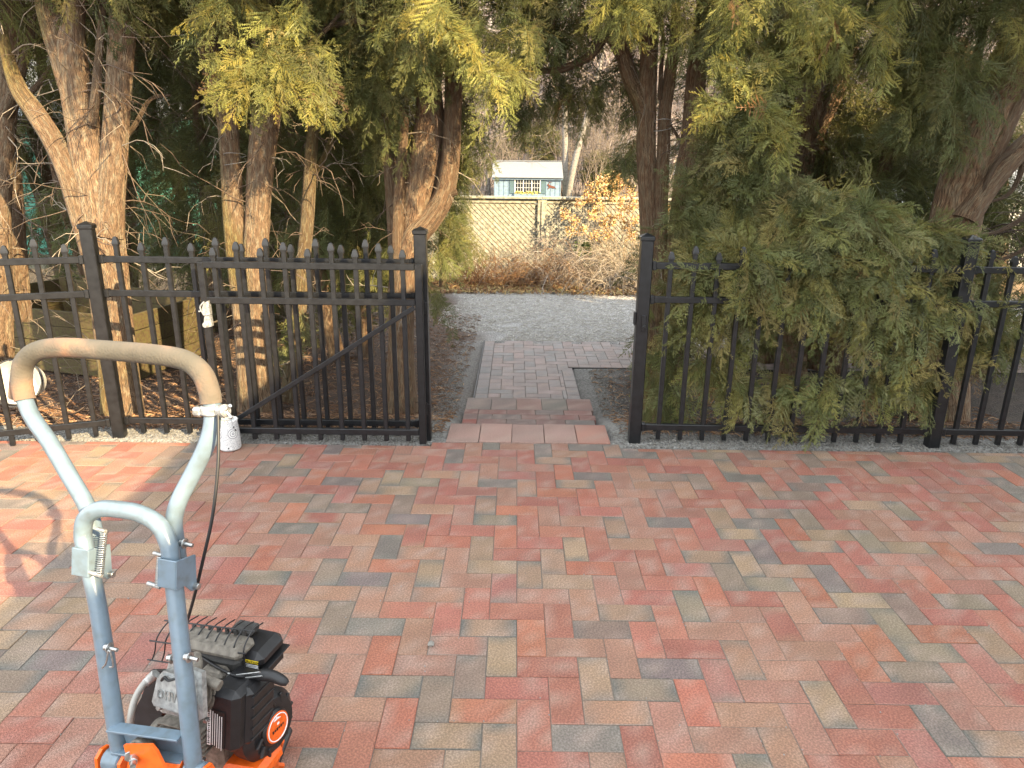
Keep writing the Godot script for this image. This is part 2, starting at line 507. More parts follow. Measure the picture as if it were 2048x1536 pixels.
func patio(cam: Camera3D) -> void:
	rng.seed = 77
	var bed := structure("patio", box_mesh(Vector3(7.2, 0.05, 6.75), 0.002, Vector3(-0.15, -0.0278, -0.475)), M.sand, "herringbone patio of red, tan and slate grey clay bricks")
	var x0 := 0.02
	var z0 := -2.3015
	var rows := []
	var slate := Color(0.165, 0.17, 0.155)
	var tan_c := Color(0.36, 0.25, 0.15)
	for i in range(-37, 35):
		for j in range(-17, 24):
			var k := posmod(i + j + 1, 4)
			if k == 1 or k == 3:
				continue
			var w := 0.2 if k == 0 else 0.1
			var l := 0.1 if k == 0 else 0.2
			var xx := clip_len(x0 + i * 0.1, x0 + i * 0.1 + w, -3.7, 3.4)
			var zz := clip_len(z0 + j * 0.1, z0 + j * 0.1 + l, -3.912 if xx[0] > -0.41 and xx[0] < 0.585 else -3.845, 2.8)
			if xx[1] < 0.02 or zz[1] < 0.02:
				continue
			var cls := ""
			for key in KILN:
				if Vector2i(i, j) in KILN[key]:
					cls = key
			if cls == "":
				var p := rng.randf()
				var seen := j > -16 and j < 8 and absf(i) < 30
				cls = "R" if p < 0.44 else "P" if p < 0.74 else "M" if p < 0.88 else "O" if p < 0.95 else "T"
				if i < -15 and rng.randf() < 0.6:
					cls = ["T", "P", "P", "G", "T"][rng.randi() % 5]
				if not seen or absf(i) > 24:
					cls = ["R", "P", "G", "T", "R", "S", "P", "O"][rng.randi() % 8]
			var share := 0.0
			var ends := slate
			if cls in ["T", "G", "S"]:
				share = rnd(0.1, 0.55)
				if cls == "S":
					ends = Color(0.21, 0.2, 0.17)
			elif cls in ["P", "M"]:
				share = maxf(0.0, rnd(-0.3, 0.42))
				ends = Color(0.27, 0.22, 0.18)
			elif rng.randf() < 0.25:
				share = rnd(0.0, 0.3)
				ends = tan_c
			var c := Vector3(xx[0], 0.0, zz[0])
			rows.append([in_frame(cam, c), c, xx[1] - 0.0019, zz[1] - 0.0019, brick_tone(cls)[0], ends, share])
	lay_bricks(bed, rows, 300)
	# grit left over from sweeping the joints
	var g := []
	var stone := pebble_mesh(4)
	for i in 420:
		var jx := rng.randi_range(-28, 28)
		var jz := rng.randi_range(-15, 7)
		var p := Vector3(x0 + jx * 0.1 + rnd(-0.006, 0.006), 0.001, z0 + (jz + rng.randf()) * 0.1)
		if rng.randf() < 0.5:
			p = Vector3(x0 + (jx + rng.randf()) * 0.1, 0.001, z0 + jz * 0.1 + rnd(-0.006, 0.006))
		g.append(Transform3D(Basis.from_euler(rvec() * 3.0).scaled(Vector3.ONE * rnd(0.0012, 0.0034)), p))
	g.append(Transform3D(Basis().scaled(Vector3(0.012, 0.008, 0.017)), Vector3(-0.272, 0.006, -2.052)))
	many("grit", stone, M.stone, bed, g, [Color(0.9, 0.86, 0.8), Color(0.7, 0.66, 0.6), Color(1, 1, 1)])

func pebble_mesh(sd: int) -> ArrayMesh:
	var st := begin()
	st.set_smooth_group(-1)
	var r2 := RandomNumberGenerator.new()
	r2.seed = sd
	var ph := (1.0 + sqrt(5.0)) / 2.0
	var v: Array[Vector3] = []
	for q in [[-1, ph, 0], [1, ph, 0], [-1, -ph, 0], [1, -ph, 0], [0, -1, ph], [0, 1, ph], [0, -1, -ph], [0, 1, -ph], [ph, 0, -1], [ph, 0, 1], [-ph, 0, -1], [-ph, 0, 1]]:
		v.append(Vector3(q[0], q[1], q[2]).normalized() * r2.randf_range(0.65, 1.15))
	for f in ["0 11 5", "0 5 1", "0 1 7", "0 7 10", "0 10 11", "1 5 9", "5 11 4", "11 10 2", "10 7 6", "7 1 8", "3 9 4", "3 4 2", "3 2 6", "3 6 8", "3 8 9", "4 9 5", "2 4 11", "6 2 10", "8 6 7", "9 8 1"]:
		var id: PackedStringArray = f.split(" ")
		var a := v[int(id[0])]
		tri(st, a, v[int(id[1])], v[int(id[2])], a + v[int(id[1])] + v[int(id[2])])
	return done(st)

func walkway(cam: Camera3D) -> void:
	rng.seed = 91
	var pink := Color(0.50, 0.315, 0.26)
	var dull := Color(0.30, 0.235, 0.205)
	# two treads of five slabs, a band of bricks between them
	var st := begin()
	rbox(st, Vector3(0.11, -0.175, -4.49), Vector3(0.84, 0.14, 1.06), 0.002)
	rbox(st, Vector3(0.09, -0.245, -6.2), Vector3(0.78, 0.05, 2.2), 0.002)
	rbox(st, Vector3(3.5, -0.245, -6.8), Vector3(5.9, 0.05, 0.86), 0.002)
	var bed := structure("walkway", done(st), M.sand, "brick path with two shallow slab steps leading away from the patio")
	var rows := []
	for s in 2:
		var wx := 0.195 if s == 0 else 0.183
		var xs := -0.4 if s == 0 else -0.348
		var y := 0.004 if s == 0 else -0.095
		for k in 5:
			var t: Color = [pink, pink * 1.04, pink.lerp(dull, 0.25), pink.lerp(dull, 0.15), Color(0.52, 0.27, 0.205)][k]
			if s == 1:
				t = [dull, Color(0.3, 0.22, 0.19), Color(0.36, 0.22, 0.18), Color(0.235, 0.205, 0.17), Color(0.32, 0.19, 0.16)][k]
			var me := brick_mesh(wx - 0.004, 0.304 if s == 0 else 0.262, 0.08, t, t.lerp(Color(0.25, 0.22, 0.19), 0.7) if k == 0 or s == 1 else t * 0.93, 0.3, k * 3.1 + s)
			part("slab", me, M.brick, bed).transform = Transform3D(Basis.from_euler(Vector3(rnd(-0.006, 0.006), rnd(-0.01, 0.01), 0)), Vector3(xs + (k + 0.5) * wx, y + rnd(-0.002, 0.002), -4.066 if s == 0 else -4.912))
	var red := Color(0.36, 0.15, 0.12)
	var gr := Color(0.235, 0.205, 0.185)
	for r in 5:
		var x := -0.35
		var z := -4.33 - r * 0.1
		var k := 0
		while x < 0.56:
			var w := 0.1 if k == 0 or (r % 2 == 1 and k == 1) else 0.2
			w = minf(w, 0.565 - x)
			if w > 0.03:
				var t := gr.lerp(red, rng.randf() * 0.75)
				if k == 0 and r == 2:
					t = Color(0.40, 0.14, 0.11)
				rows.append([z, Vector3(x + w * 0.5, -0.095, z), w - 0.003, 0.099, t, dull, rnd(0, 0.4)])
			x += w
			k += 1
	# the path: a soldier border round a herringbone field
	var tone := func() -> Color: return Color(0.335, 0.312, 0.297).lerp(Color(0.41, 0.315, 0.285), rng.randf()) * rnd(0.92, 1.1)
	for i in 11:
		var z := -5.13 - i * 0.2
		for x in ([-0.26, 0.475] if z > -6.25 else [-0.26]):
			rows.append([-z, Vector3(x, -0.19, z), 0.0985, 0.197, tone.call().lerp(Color(0.3, 0.28, 0.27), 0.5), dull, rnd(0, 0.3)])
	for i in range(-2, 62):
		for j in range(0, 24):
			var k := posmod(i + j + 3, 4)
			if k == 1 or k == 3:
				continue
			var w := 0.2 if k == 0 else 0.1
			var l := 0.1 if k == 0 else 0.2
			var xa := -0.209 + i * 0.1
			var za := -7.25 + j * 0.1
			var lim := 0.424 if za > -6.3 else 6.2
			var xx := clip_len(xa, xa + w, -0.209, lim)
			var zz := clip_len(za, za + l, -7.25, -5.04 if xa < 0.42 else -6.26)
			if xx[1] < 0.02 or zz[1] < 0.02 or xa > lim:
				continue
			var c := Vector3(xx[0], -0.19, zz[0])
			rows.append([absf(c.z) + absf(c.x) * 0.5, c, xx[1] - 0.003, zz[1] - 0.003, tone.call(), dull, maxf(0.0, rnd(-0.3, 0.4))])
	for r in rows:
		r[0] = -r[1].z + absf(r[1].x) * 2.0
	lay_bricks(bed, rows, 290)
	var e := begin()
	rbox(e, Vector3(3.4, -0.225, -6.245), Vector3(5.8, 0.07, 0.012), 0.002)
	rbox(e, Vector3(-0.318, -0.215, -6.15), Vector3(0.012, 0.06, 2.2), 0.002)
	part("edge_restraint", done(e), M.rubber, bed)

# ---------------------------------------------------------------- ground
func ground_tone(x: float, z: float) -> Color:
	var n := wob.get_noise_2d(x * 45.0, z * 45.0)
	var f := wob.get_noise_2d(x * 700.0 + 50.0, z * 700.0)
	var mulch := Color(0.125, 0.078, 0.052) * (1.0 + 0.6 * f)
	var soil := Color(0.085, 0.066, 0.052) * (1.0 + 0.6 * f)
	var sand := Color(0.37, 0.36, 0.335) * (1.0 + 0.2 * f)
	var yard := Color(0.49, 0.47, 0.445) * (1.0 + 0.35 * f)
	var leafy := Color(0.30, 0.18, 0.075) * (1.0 + 0.45 * f)
	var c := mulch
	if x > 0.35 and z > -6.4:
		c = soil.lerp(sand, smoothstep(0.1, 0.5, n + 0.4 * f) * 0.5)
	var edge := minf(absf(x + 0.42), absf(x - 0.62))
	if z < -4.1 and z > -7.3:
		c = c.lerp(sand * 0.8, smoothstep(0.24, 0.02, edge + 0.12 * n + 0.1 * f) * 0.7)
	var strip := 4.14 + 0.03 * wob.get_noise_2d(x * 120.0, 3.0)
	c = c.lerp(sand, smoothstep(strip + 0.03, strip - 0.03, -z))
	if x > -0.62 and x < 0.8 and z > -4.6:
		c = c.lerp(sand, smoothstep(0.55, 0.3, -z - 4.0 + 0.15 * n))
	if z < -6.6:
		var yx := smoothstep(-0.75, -0.25, x + 0.25 * n + maxf(0.0, -z - 8.5) * 0.25)
		c = c.lerp(yard, yx * smoothstep(6.9, 7.3, -z + 0.15 * n))
		c = c.lerp(leafy, smoothstep(10.0, 10.35, -z + 0.35 * n))
	if z < -12.0:
		c = Color(0.15, 0.125, 0.065) * (1.0 + 0.3 * f)
	if z < -44.0:
		c = Color(0.33, 0.26, 0.22)
	if z > -3.8:
		c = Color(0.22, 0.2, 0.17)
	return c

func axis_steps(lo: float, a: float, b: float, hi: float, fine: float) -> PackedFloat32Array:
	var out := PackedFloat32Array()
	var v := a
	while v < b:
		out.append(v)
		v += fine
	out.append(b)
	var s := fine
	v = b
	while v < hi:
		s *= 1.35
		v += s
		out.append(minf(v, hi))
	s = fine
	v = a
	while v > lo:
		s *= 1.35
		v -= s
		out.insert(0, maxf(v, lo))
	return out

func ground() -> void:
	var xs := axis_steps(-180.0, -6.0, 6.0, 180.0, 0.055)
	var zs := axis_steps(-180.0, -11.6, -3.6, 60.0, 0.055)
	var v := PackedVector3Array()
	var c := PackedColorArray()
	var id := PackedInt32Array()
	for z in zs:
		for x in xs:
			v.append(Vector3(x, land(x, z), z))
			c.append(ground_tone(x, z))
	var w := xs.size()
	for k in zs.size() - 1:
		for i in w - 1:
			var a := k * w + i
			id.append_array([a, a + 1, a + w, a + w, a + 1, a + w + 1])
	var nr := PackedVector3Array()
	for k in zs.size():
		for i in w:
			var l := v[k * w + maxi(i - 1, 0)]
			var r := v[k * w + mini(i + 1, w - 1)]
			var u := v[maxi(k - 1, 0) * w + i]
			var d := v[mini(k + 1, zs.size() - 1) * w + i]
			nr.append((d - u).cross(r - l).normalized())
	var arr := []
	arr.resize(Mesh.ARRAY_MAX)
	arr[Mesh.ARRAY_VERTEX] = v
	arr[Mesh.ARRAY_NORMAL] = nr
	arr[Mesh.ARRAY_COLOR] = c
	arr[Mesh.ARRAY_INDEX] = id
	var me := ArrayMesh.new()
	me.add_surface_from_arrays(Mesh.PRIMITIVE_TRIANGLES, arr)
	structure("ground", me, M.ground, "garden ground of mulch, stone dust and pale rough yard")

func litter_mesh(l: float, w: float, bend: float) -> ArrayMesh:
	var st := begin()
	st.set_smooth_group(0)
	var p := [Vector3(-l * 0.5, 0, 0), Vector3(0, bend, 0), Vector3(l * 0.5, -bend * 0.3, bend)]
	for i in 2:
		var a: Vector3 = p[i]
		var b: Vector3 = p[i + 1]
		for s in [Vector3(0, 0, w), Vector3(0, w, -w * 0.5)]:
			tri(st, a - s, b - s, b + s, Vector3(0, 1, 0))
			tri(st, a - s, b + s, a + s, Vector3(0, 1, 0))
	return done(st)

func loose_ground() -> void:
	rng.seed = 5
	var peb := pebble_mesh(9)
	var gr := []
	# stone dust along the fence
	for i in 9000:
		var x := rnd(-3.6, 3.6)
		if x > -0.42 and x < 0.6:
			continue
		var heap := 0.02 * maxf(0.0, sin(x * TAU / 0.132)) if x > 0.8 else 0.0
		var z := -3.862 - rng.randf() * (0.27 if x < 0.7 else 0.17 + heap * 2.0)
		gr.append(Transform3D(Basis.from_euler(rvec() * 3.0).scaled(Vector3.ONE * rnd(0.0025, 0.0075) * Vector3(1, 0.8, 1)), Vector3(x, land(x, z) + 0.001 + heap * rng.randf(), z)))
	for i in 3000:
		var s := 1.0 if rng.randf() < 0.55 else -1.0
		var x := (0.66 if s > 0 else -0.44) + s * absf(rng.randfn(0.0, 0.12))
		var z := rnd(-4.1, -6.2)
		gr.append(Transform3D(Basis.from_euler(rvec() * 3.0).scaled(Vector3.ONE * rnd(0.003, 0.008)), Vector3(x, land(x, z) + 0.001, z)))
	var stones := many("gravel", peb, M.stone, self, gr, [Color(0.7, 0.68, 0.64), Color(0.95, 0.93, 0.89), Color(0.5, 0.48, 0.45), Color(0.8, 0.77, 0.7)])
	stones.set_meta("label", "grey stone dust and fine gravel along the black fence")
	gr = []
	for i in 20000:
		var z := -7.3 - 3.0 * pow(rng.randf(), 1.3)
		var x := rnd(-0.9, 5.0)
		if wob.get_noise_2d(x * 45.0, z * 45.0) + x * 0.6 < -0.5:
			continue
		gr.append(Transform3D(Basis.from_euler(Vector3(rnd(-0.3, 0.3), rnd(-3, 3) * 0.5, rnd(-0.3, 0.3))).scaled(Vector3.ONE * rnd(0.6, 1.5)), Vector3(x, land(x, z) + 0.004, z)))
	var hay := many("straw", litter_mesh(0.05, 0.0017, 0.007), M.litter, self, gr, [Color(0.52, 0.49, 0.45), Color(0.57, 0.545, 0.505), Color(0.40, 0.37, 0.33), Color(0.47, 0.435, 0.385), Color(0.60, 0.575, 0.54)])
	hay.set_meta("label", "pale dead grass and straw strewn over the yard")
	gr = []
	for i in 20000:
		var x := rnd(-4.6, -0.42) if rng.randf() < 0.72 else rnd(0.66, 3.6)
		var z := -4.1 - 4.5 * pow(rng.randf(), 1.5)
		if x > 0.5 and z < -6.25:
			continue
		gr.append(Transform3D(Basis.from_euler(Vector3(rnd(-0.3, 0.3), rnd(-3, 3), rnd(-0.3, 0.3))).scaled(Vector3.ONE * rnd(0.5, 1.6)), Vector3(x, land(x, z) + 0.004, z)))
	var ndl := many("needles", litter_mesh(0.045, 0.0018, 0.006), M.litter, self, gr, [Color(0.20, 0.11, 0.06), Color(0.32, 0.19, 0.10), Color(0.13, 0.075, 0.045), Color(0.38, 0.25, 0.15), Color(0.24, 0.12, 0.06), Color(0.16, 0.10, 0.07)])
	ndl.set_meta("label", "brown fallen cedar needles and twigs under the trees")
	gr = []
	for i in 5200:
		var z := -10.15 - 1.15 * rng.randf()
		var x := rnd(-2.2, 3.6)
		gr.append(Transform3D(Basis.from_euler(rvec() * Vector3(0.7, 3, 0.7)).scaled(Vector3(1, 1, 5) * rnd(0.5, 1.2)), Vector3(x, land(x, z) + 0.012 + rng.randf() * 0.015, z)))
	var lv := many("leaves", litter_mesh(0.06, 0.005, 0.012), M.litter, self, gr, [Color(0.36, 0.21, 0.075), Color(0.28, 0.15, 0.06), Color(0.42, 0.31, 0.13), Color(0.24, 0.125, 0.06), Color(0.37, 0.31, 0.14)])
	lv.set_meta("label", "golden brown dead leaves in a band before the lattice fence")

# ---------------------------------------------------------------- iron fence and gate
func picket_mesh(lo: float, hi: float) -> ArrayMesh:
	var st := begin()
	rbox(st, Vector3(0, (lo + hi - 0.045) * 0.5, 0), Vector3(0.025, hi - 0.045 - lo, 0.025), 0.002)
	# pressed spear: flares past the bar, then closes to a blunt point
	st.set_smooth_group(-1)
	var prof := [[0.0125, 0.0125, -0.052], [0.0175, 0.013, -0.040], [0.0175, 0.012, -0.030], [0.010, 0.008, -0.006], [0.004, 0.004, 0.0]]
	for i in prof.size() - 1:
		var a: Array = prof[i]
		var b: Array = prof[i + 1]
		for s in 4:
			var d := Vector3(1, 0, 0).rotated(Vector3.UP, s * PI / 2)
			var e := d.cross(Vector3.UP)
			var f := func(q: Array, sg: float) -> Vector3: return (d + e * sg) * Vector3(q[0], 0, q[1]) + Vector3(0, hi + q[2], 0)
			quad(st, f.call(a, -1.0), f.call(a, 1.0), f.call(b, 1.0), f.call(b, -1.0), d + Vector3(0, 0.2, 0))
	var t := Vector3(0, hi, 0)
	quad(st, t + Vector3(-0.004, 0, -0.004), t + Vector3(0.004, 0, -0.004), t + Vector3(0.004, 0, 0.004), t + Vector3(-0.004, 0, 0.004), Vector3.UP)
	return done(st)

func fence_panel(label: String, a: Vector3, b: Vector3, first: float, step: float, tall_first: bool, hi: float, group := "iron fence panels") -> void:
	var t := thing("picket_fence", label, "fence", a, -atan2(b.z - a.z, b.x - a.x), group)
	var l := a.distance_to(b)
	var rails := [0.085, 0.85, 1.04]
	for y in rails:
		part("rail", box_mesh(Vector3(l, 0.036, 0.03), 0.003, Vector3(l * 0.5, y, 0)), M.iron, t)
	for y in rails:
		for e in [0.012, l - 0.012]:
			part("bracket", box_mesh(Vector3(0.026, 0.048, 0.042), 0.004, Vector3(e, y, 0)), M.iron, t)
	var tall := picket_mesh(0.006, hi)
	var short := picket_mesh(0.006, hi - 0.032)
	var x := first
	var k := 0 if tall_first else 1
	while x < l - 0.03:
		part("picket", tall if k % 2 == 0 else short, M.iron, t).position = Vector3(x, 0, 0)
		x += step
		k += 1

func fence_post(label: String, at: Vector3, h: float, w: float, turn := 0.0) -> Node3D:
	var t := thing("fence_post", label, "fence post", at, turn, "square black iron fence posts")
	part("post", box_mesh(Vector3(w, h, w), 0.004, Vector3(0, h * 0.5, 0)), M.iron, t)
	var st := begin()
	rbox(st, Vector3(0, h + 0.004, 0), Vector3(w + 0.012, 0.026, w + 0.012), 0.005)
	st.set_smooth_group(-1)
	var q := w * 0.5 + 0.002
	var top := Vector3(0, h + 0.034, 0)
	for s in 4:
		var d := Vector3(1, 0, 0).rotated(Vector3.UP, s * PI / 2)
		var e := d.cross(Vector3.UP)
		tri(st, Vector3(0, h + 0.0172, 0) + (d - e) * q, Vector3(0, h + 0.0172, 0) + (d + e) * q, top, d + Vector3.UP)
	part("cap", done(st), M.iron, t)
	return t

func fences() -> void:
	fence_post("black iron fence post at the bend in the left fence", Vector3(-2.355, -0.02, -3.965), 1.235, 0.066, 0.2)
	var gp := fence_post("black iron gate post carrying the open gate, left of the opening", Vector3(-0.528, -0.02, -3.985), 1.225, 0.068)
	for y in [0.22, 0.82]:
		var st := begin()
		cyl(st, Vector3(0.012, y, 0.055), Vector3.UP, 0.011, 0.075)
		rbox(st, Vector3(0.012, y, 0.043), Vector3(0.05, 0.05, 0.012), 0.002)
		part("hinge", done(st), M.iron, gp)
	var rp := fence_post("black iron gate post right of the opening, before the cedar trunk", Vector3(0.722, -0.02, -3.985), 1.205, 0.068)
	var ks := begin()
	rbox(ks, Vector3(0.006, 0.74, 0.038), Vector3(0.026, 0.09, 0.012), 0.002)
	cyl(ks, Vector3(0.01, 0.72, 0.046), Vector3(0, 0, 1), 0.011, 0.02)
	rbox(ks, Vector3(-0.04, 0.76, 0.0), Vector3(0.014, 0.075, 0.03), 0.003)
	part("latch_keeper", done(ks), M.iron, rp)
	fence_post("black iron fence post among the low cedar sprays on the right", Vector3(2.492, -0.02, -3.965), 1.215, 0.066)
	fence_panel("black picket fence panel turning toward the viewer beside the raised bed", Vector3(-4.19, 0, -3.22), Vector3(-2.39, 0, -3.95), 0.05, 0.139, true, 1.16)
	fence_panel("black picket fence panel standing behind the open gate", Vector3(-2.32, 0, -3.985), Vector3(-0.565, 0, -3.995), 0.10, 0.1385, true, 1.165)
	fence_panel("black picket fence panel overgrown by the drooping cedar bush", Vector3(0.758, 0, -3.985), Vector3(2.457, 0, -3.97), 0.105, 0.131, false, 1.15)
	fence_panel("black picket fence panel at the far right edge", Vector3(2.527, 0, -3.965), Vector3(4.3, 0, -3.95), 0.09, 0.131, true, 1.15)
	# the gate, swung open against the fence
	var g := thing("garden_gate", "black picket gate with diagonal brace, swung open against the fence", "gate", Vector3(-0.5, 0.0, -3.885), 0.0)
	var lx := -1.215
	for s in [["stile", Vector3(lx, 0.03, 0), Vector3(lx, 1.045, 0), 0.036], ["stile", Vector3(-0.03, 0.0, 0), Vector3(-0.03, 1.045, 0), 0.04]]:
		var st := begin()
		bar(st, s[1], s[2], s[3], 0.036, 0.003, Vector3(1, 0, 0))
		part(s[0], done(st), M.iron, g)
	for y in [0.07, 0.835, 1.03]:
		part("rail", box_mesh(Vector3(1.148, 0.036, 0.031), 0.003, Vector3(-0.625, y, 0.001)), M.iron, g)
	var bs := begin()
	bar(bs, Vector3(-1.17, 0.1, 0.022), Vector3(-0.055, 0.81, 0.022), 0.026, 0.014, 0.002)
	part("brace", done(bs), M.iron, g)
	var tall := picket_mesh(0.015, 1.155)
	var short := picket_mesh(0.015, 1.122)
	for k in 9:
		part("picket", short if k % 2 == 0 else tall, M.iron, g).position = Vector3(-1.143 + k * 0.1285, 0, 0)
	var la := thing("gate_latch", "weathered aluminium gate latch on the swinging edge of the gate", "latch", Vector3(-1.696, 0.762, -3.87))
	var b1 := begin()
	plate(b1, [Vector3(0.012, 0.075, 0), Vector3(-0.018, 0.058, 0), Vector3(-0.036, 0.012, 0), Vector3(-0.026, -0.01, 0), Vector3(0.012, -0.004, 0)], Vector3(0, 0, 1), 0.03)
	part("latch_body", done(b1), M.alu, la)
	var b2 := begin()
	plate(b2, [Vector3(0.012, -0.008, 0), Vector3(-0.02, -0.012, 0), Vector3(-0.03, -0.05, 0), Vector3(-0.018, -0.078, 0), Vector3(0.014, -0.07, 0)], Vector3(0, 0, 1), 0.026)
	part("latch_plate", done(b2), M.alu, la)
	var b3 := begin()
	cyl(b3, Vector3(-0.02, -0.062, 0.014), Vector3(0, 0, 1), 0.015, 0.02)
	part("knob", done(b3), M.alu, la)
	var b4 := begin()
	pipe(b4, [Vector3(-0.016, 0.066, 0.008), Vector3(-0.04, 0.04, 0.008), Vector3(-0.04, 0.016, 0.008), Vector3(-0.052, 0.012, 0.008)], 0.005, 8)
	part("lever", done(b4), M.alu, la)

# ---------------------------------------------------------------- small things by the fence
func filigree() -> ImageTexture:
	var n := FastNoiseLite.new()
	n.seed = 4
	n.frequency = 0.07
	n.noise_type = FastNoiseLite.TYPE_SIMPLEX
	n.fractal_octaves = 1
	n.domain_warp_enabled = true
	n.domain_warp_amplitude = 22.0
	n.domain_warp_frequency = 0.03
	var im := Image.create(256, 256, false, Image.FORMAT_RGB8)
	for y in 256:
		for x in 256:
			var v := absf(n.get_noise_2d(float(x), float(y)))
			var d := Vector2(fposmod(x, 128.0) - 64.0, y - 150.0).length()
			var ring := absf(fmod(d, 16.0) - 8.0) < 2.0 and d < 46.0
			var line := smoothstep(0.06, 0.2, v)
			var c := Color(0.36, 0.36, 0.4).lerp(Color(0.97, 0.97, 0.96), line)
			if ring:
				c = Color(0.45, 0.45, 0.48)
			elif d < 46.0:
				c = Color(0.95, 0.95, 0.94)
			im.set_pixel(x, y, c)
	return ImageTexture.create_from_image(im)

func small_things() -> void:
	var cn := thing("lantern_pot", "white ornate tin lantern pot standing on the patio edge", "lantern", Vector3(-1.615, 0.0, -3.765))
	var fm := mat(Color(0.82, 0.82, 0.82), 0.5)
	fm.albedo_texture = filigree()
	fm.heightmap_enabled = true
	fm.heightmap_texture = fm.albedo_texture
	fm.heightmap_scale = 0.3
	var st := begin()
	lathe(st, [Vector2(0.0, 0.004), Vector2(0.054, 0.004), Vector2(0.060, 0.012), Vector2(0.058, 0.10), Vector2(0.052, 0.165), Vector2(0.049, 0.172), Vector2(0.045, 0.165), Vector2(0.05, 0.02)], Transform3D(), 32)
	var me := done(st)
	fm.uv1_scale = Vector3(2, 5.5, 1)
	part("body", me, fm, cn)
	st = begin()
	for k in 14:
		var an := TAU * k / 14
		cyl(st, Vector3(cos(an) * 0.047, 0.176, sin(an) * 0.047), Vector3.UP, 0.009, 0.012, 0.003, 8)
	part("scalloped_rim", done(st), M.white, cn)
	st = begin()
	for s in [Vector3(0.22, 0.024, 1), Vector3(0.9, 0.145, 1), Vector3(1.05, 0.125, 1)]:
		var dir := Vector3(sin(s.x), 0, cos(s.x))
		cyl(st, Vector3(dir.x * 0.0585, s.y, dir.z * 0.0585), dir, 0.0045, 0.004, 0.001, 8)
	part("vent_hole", done(st), M.print_black, cn)

	# a pail lying on its side under the fence
	var c: Vector3 = Vector3(-3.078, 0.247, -4.2)
	var y := Vector3(0.35, 0.28, 1.0).normalized()
	var x := y.cross(Vector3.UP).normalized()
	var pl := thing("white_pail", "white plastic pail lying on its side behind the left fence", "pail", Vector3.ZERO)
	var xf := Transform3D(Basis(x, y, x.cross(y)), c)
	st = begin()
	lathe(st, [Vector2(0.0, -0.17), Vector2(0.105, -0.17), Vector2(0.112, -0.16), Vector2(0.134, 0.03), Vector2(0.139, 0.03), Vector2(0.141, 0.036), Vector2(0.134, 0.042), Vector2(0.130, 0.03), Vector2(0.108, -0.15), Vector2(0.0, -0.155)], xf, 40)
	part("shell", done(st), M.white, pl)
	st = begin()
	var rim := []
	for k in 33:
		var an := TAU * k / 32
		rim.append(Vector4(cos(an) * 0.139, 0.04, sin(an) * 0.139, 0.005))
	for k in rim.size():
		var q: Vector3 = xf * v3(rim[k])
		rim[k] = Vector4(q.x, q.y, q.z, 0.005)
	tube(st, rim, 6)
	part("rim", done(st), M.iron_dusty, pl)
	st = begin()
	pipe(st, [xf * Vector3(-0.14, 0.03, 0.0), xf * Vector3(-0.11, 0.07, -0.09), xf * Vector3(0.0, 0.1, -0.15), xf * Vector3(0.10, 0.08, -0.10), xf * Vector3(0.14, 0.03, 0.0)], 0.0045, 8)
	part("bail", done(st), M.iron_dusty, pl)

	# raised bed of weathered boards round the left trees
	rng.seed = 12
	var bed := thing("raised_bed", "raised garden bed of mossy weathered boards behind the left fence", "garden bed", Vector3.ZERO)
	var cr := [Vector3(-3.16, 0, -5.66), Vector3(-2.98, 0, -6.62), Vector3(-4.85, 0, -7.6), Vector3(-5.3, 0, -6.3)]
	for k in 4:
		var a: Vector3 = cr[k]
		var b: Vector3 = cr[(k + 1) % 4]
		for r in 4:
			var s := begin()
			var yy := -0.12 + r * 0.137
			bar(s, a + Vector3(rnd(-0.003, 0.003), yy, 0.0), b + Vector3(0, yy + rnd(-0.003, 0.003), 0), 0.132, 0.036, 0.004)
			part("board", done(s), M.plank, bed)
	for p in cr:
		part("corner_post", box_mesh(Vector3(0.08, 0.56, 0.08), 0.005, p + (Vector3(-4.1, 0, -6.6) - p).normalized() * 0.06 + Vector3(0, 0.1, 0)), M.plank, bed)

	# iron ornament on the far path, seen through the fence
	var o: Vector3 = Vector3(2.923, -0.123, -6.3)
	var orn := thing("garden_ornament", "rusty iron animal ornament with curled tail behind the cedar bush", "ornament", o)
	st = begin()
	tube(st, smooth_path([Vector4(-0.04, 0.03, 0, 0.02), Vector4(0.0, 0.085, 0, 0.03), Vector4(0.08, 0.11, 0, 0.036), Vector4(0.17, 0.085, 0, 0.034), Vector4(0.21, 0.05, 0, 0.028), Vector4(0.25, 0.07, 0, 0.03), Vector4(0.275, 0.085, 0, 0.012)], 6), 12)
	part("body", done(st), M.rust, orn)
	st = begin()
	tube(st, smooth_path([Vector4(-0.02, 0.06, 0, 0.014), Vector4(0.01, 0.13, 0, 0.012), Vector4(0.005, 0.20, 0, 0.010), Vector4(-0.035, 0.225, 0, 0.009), Vector4(-0.07, 0.2, 0, 0.008), Vector4(-0.066, 0.16, 0, 0.007)], 6), 8)
	part("tail", done(st), M.rust, orn)
	for q in [-0.03, 0.01, 0.17, 0.22]:
		st = begin()
		tube(st, [Vector4(q, 0.05, 0.012, 0.013), Vector4(q + 0.008, 0.02, 0.012, 0.009), Vector4(q, -0.03, 0.012, 0.012)], 8)
		part("leg", done(st), M.rust, orn)
	# fieldstone before the brush
	var sb := begin()
	var base := pebble_mesh(21)
	for sub in 1:
		sb.append_from(base, 0, Transform3D(Basis().scaled(Vector3(0.115, 0.10, 0.1)), Vector3.ZERO))
	var stone := part("fieldstone", sb.commit(), M.rock, self)
	stone.position = Vector3(1.393, -0.13, -10.812)
	tag(stone, "pale round fieldstone at the foot of the brush", "stone")
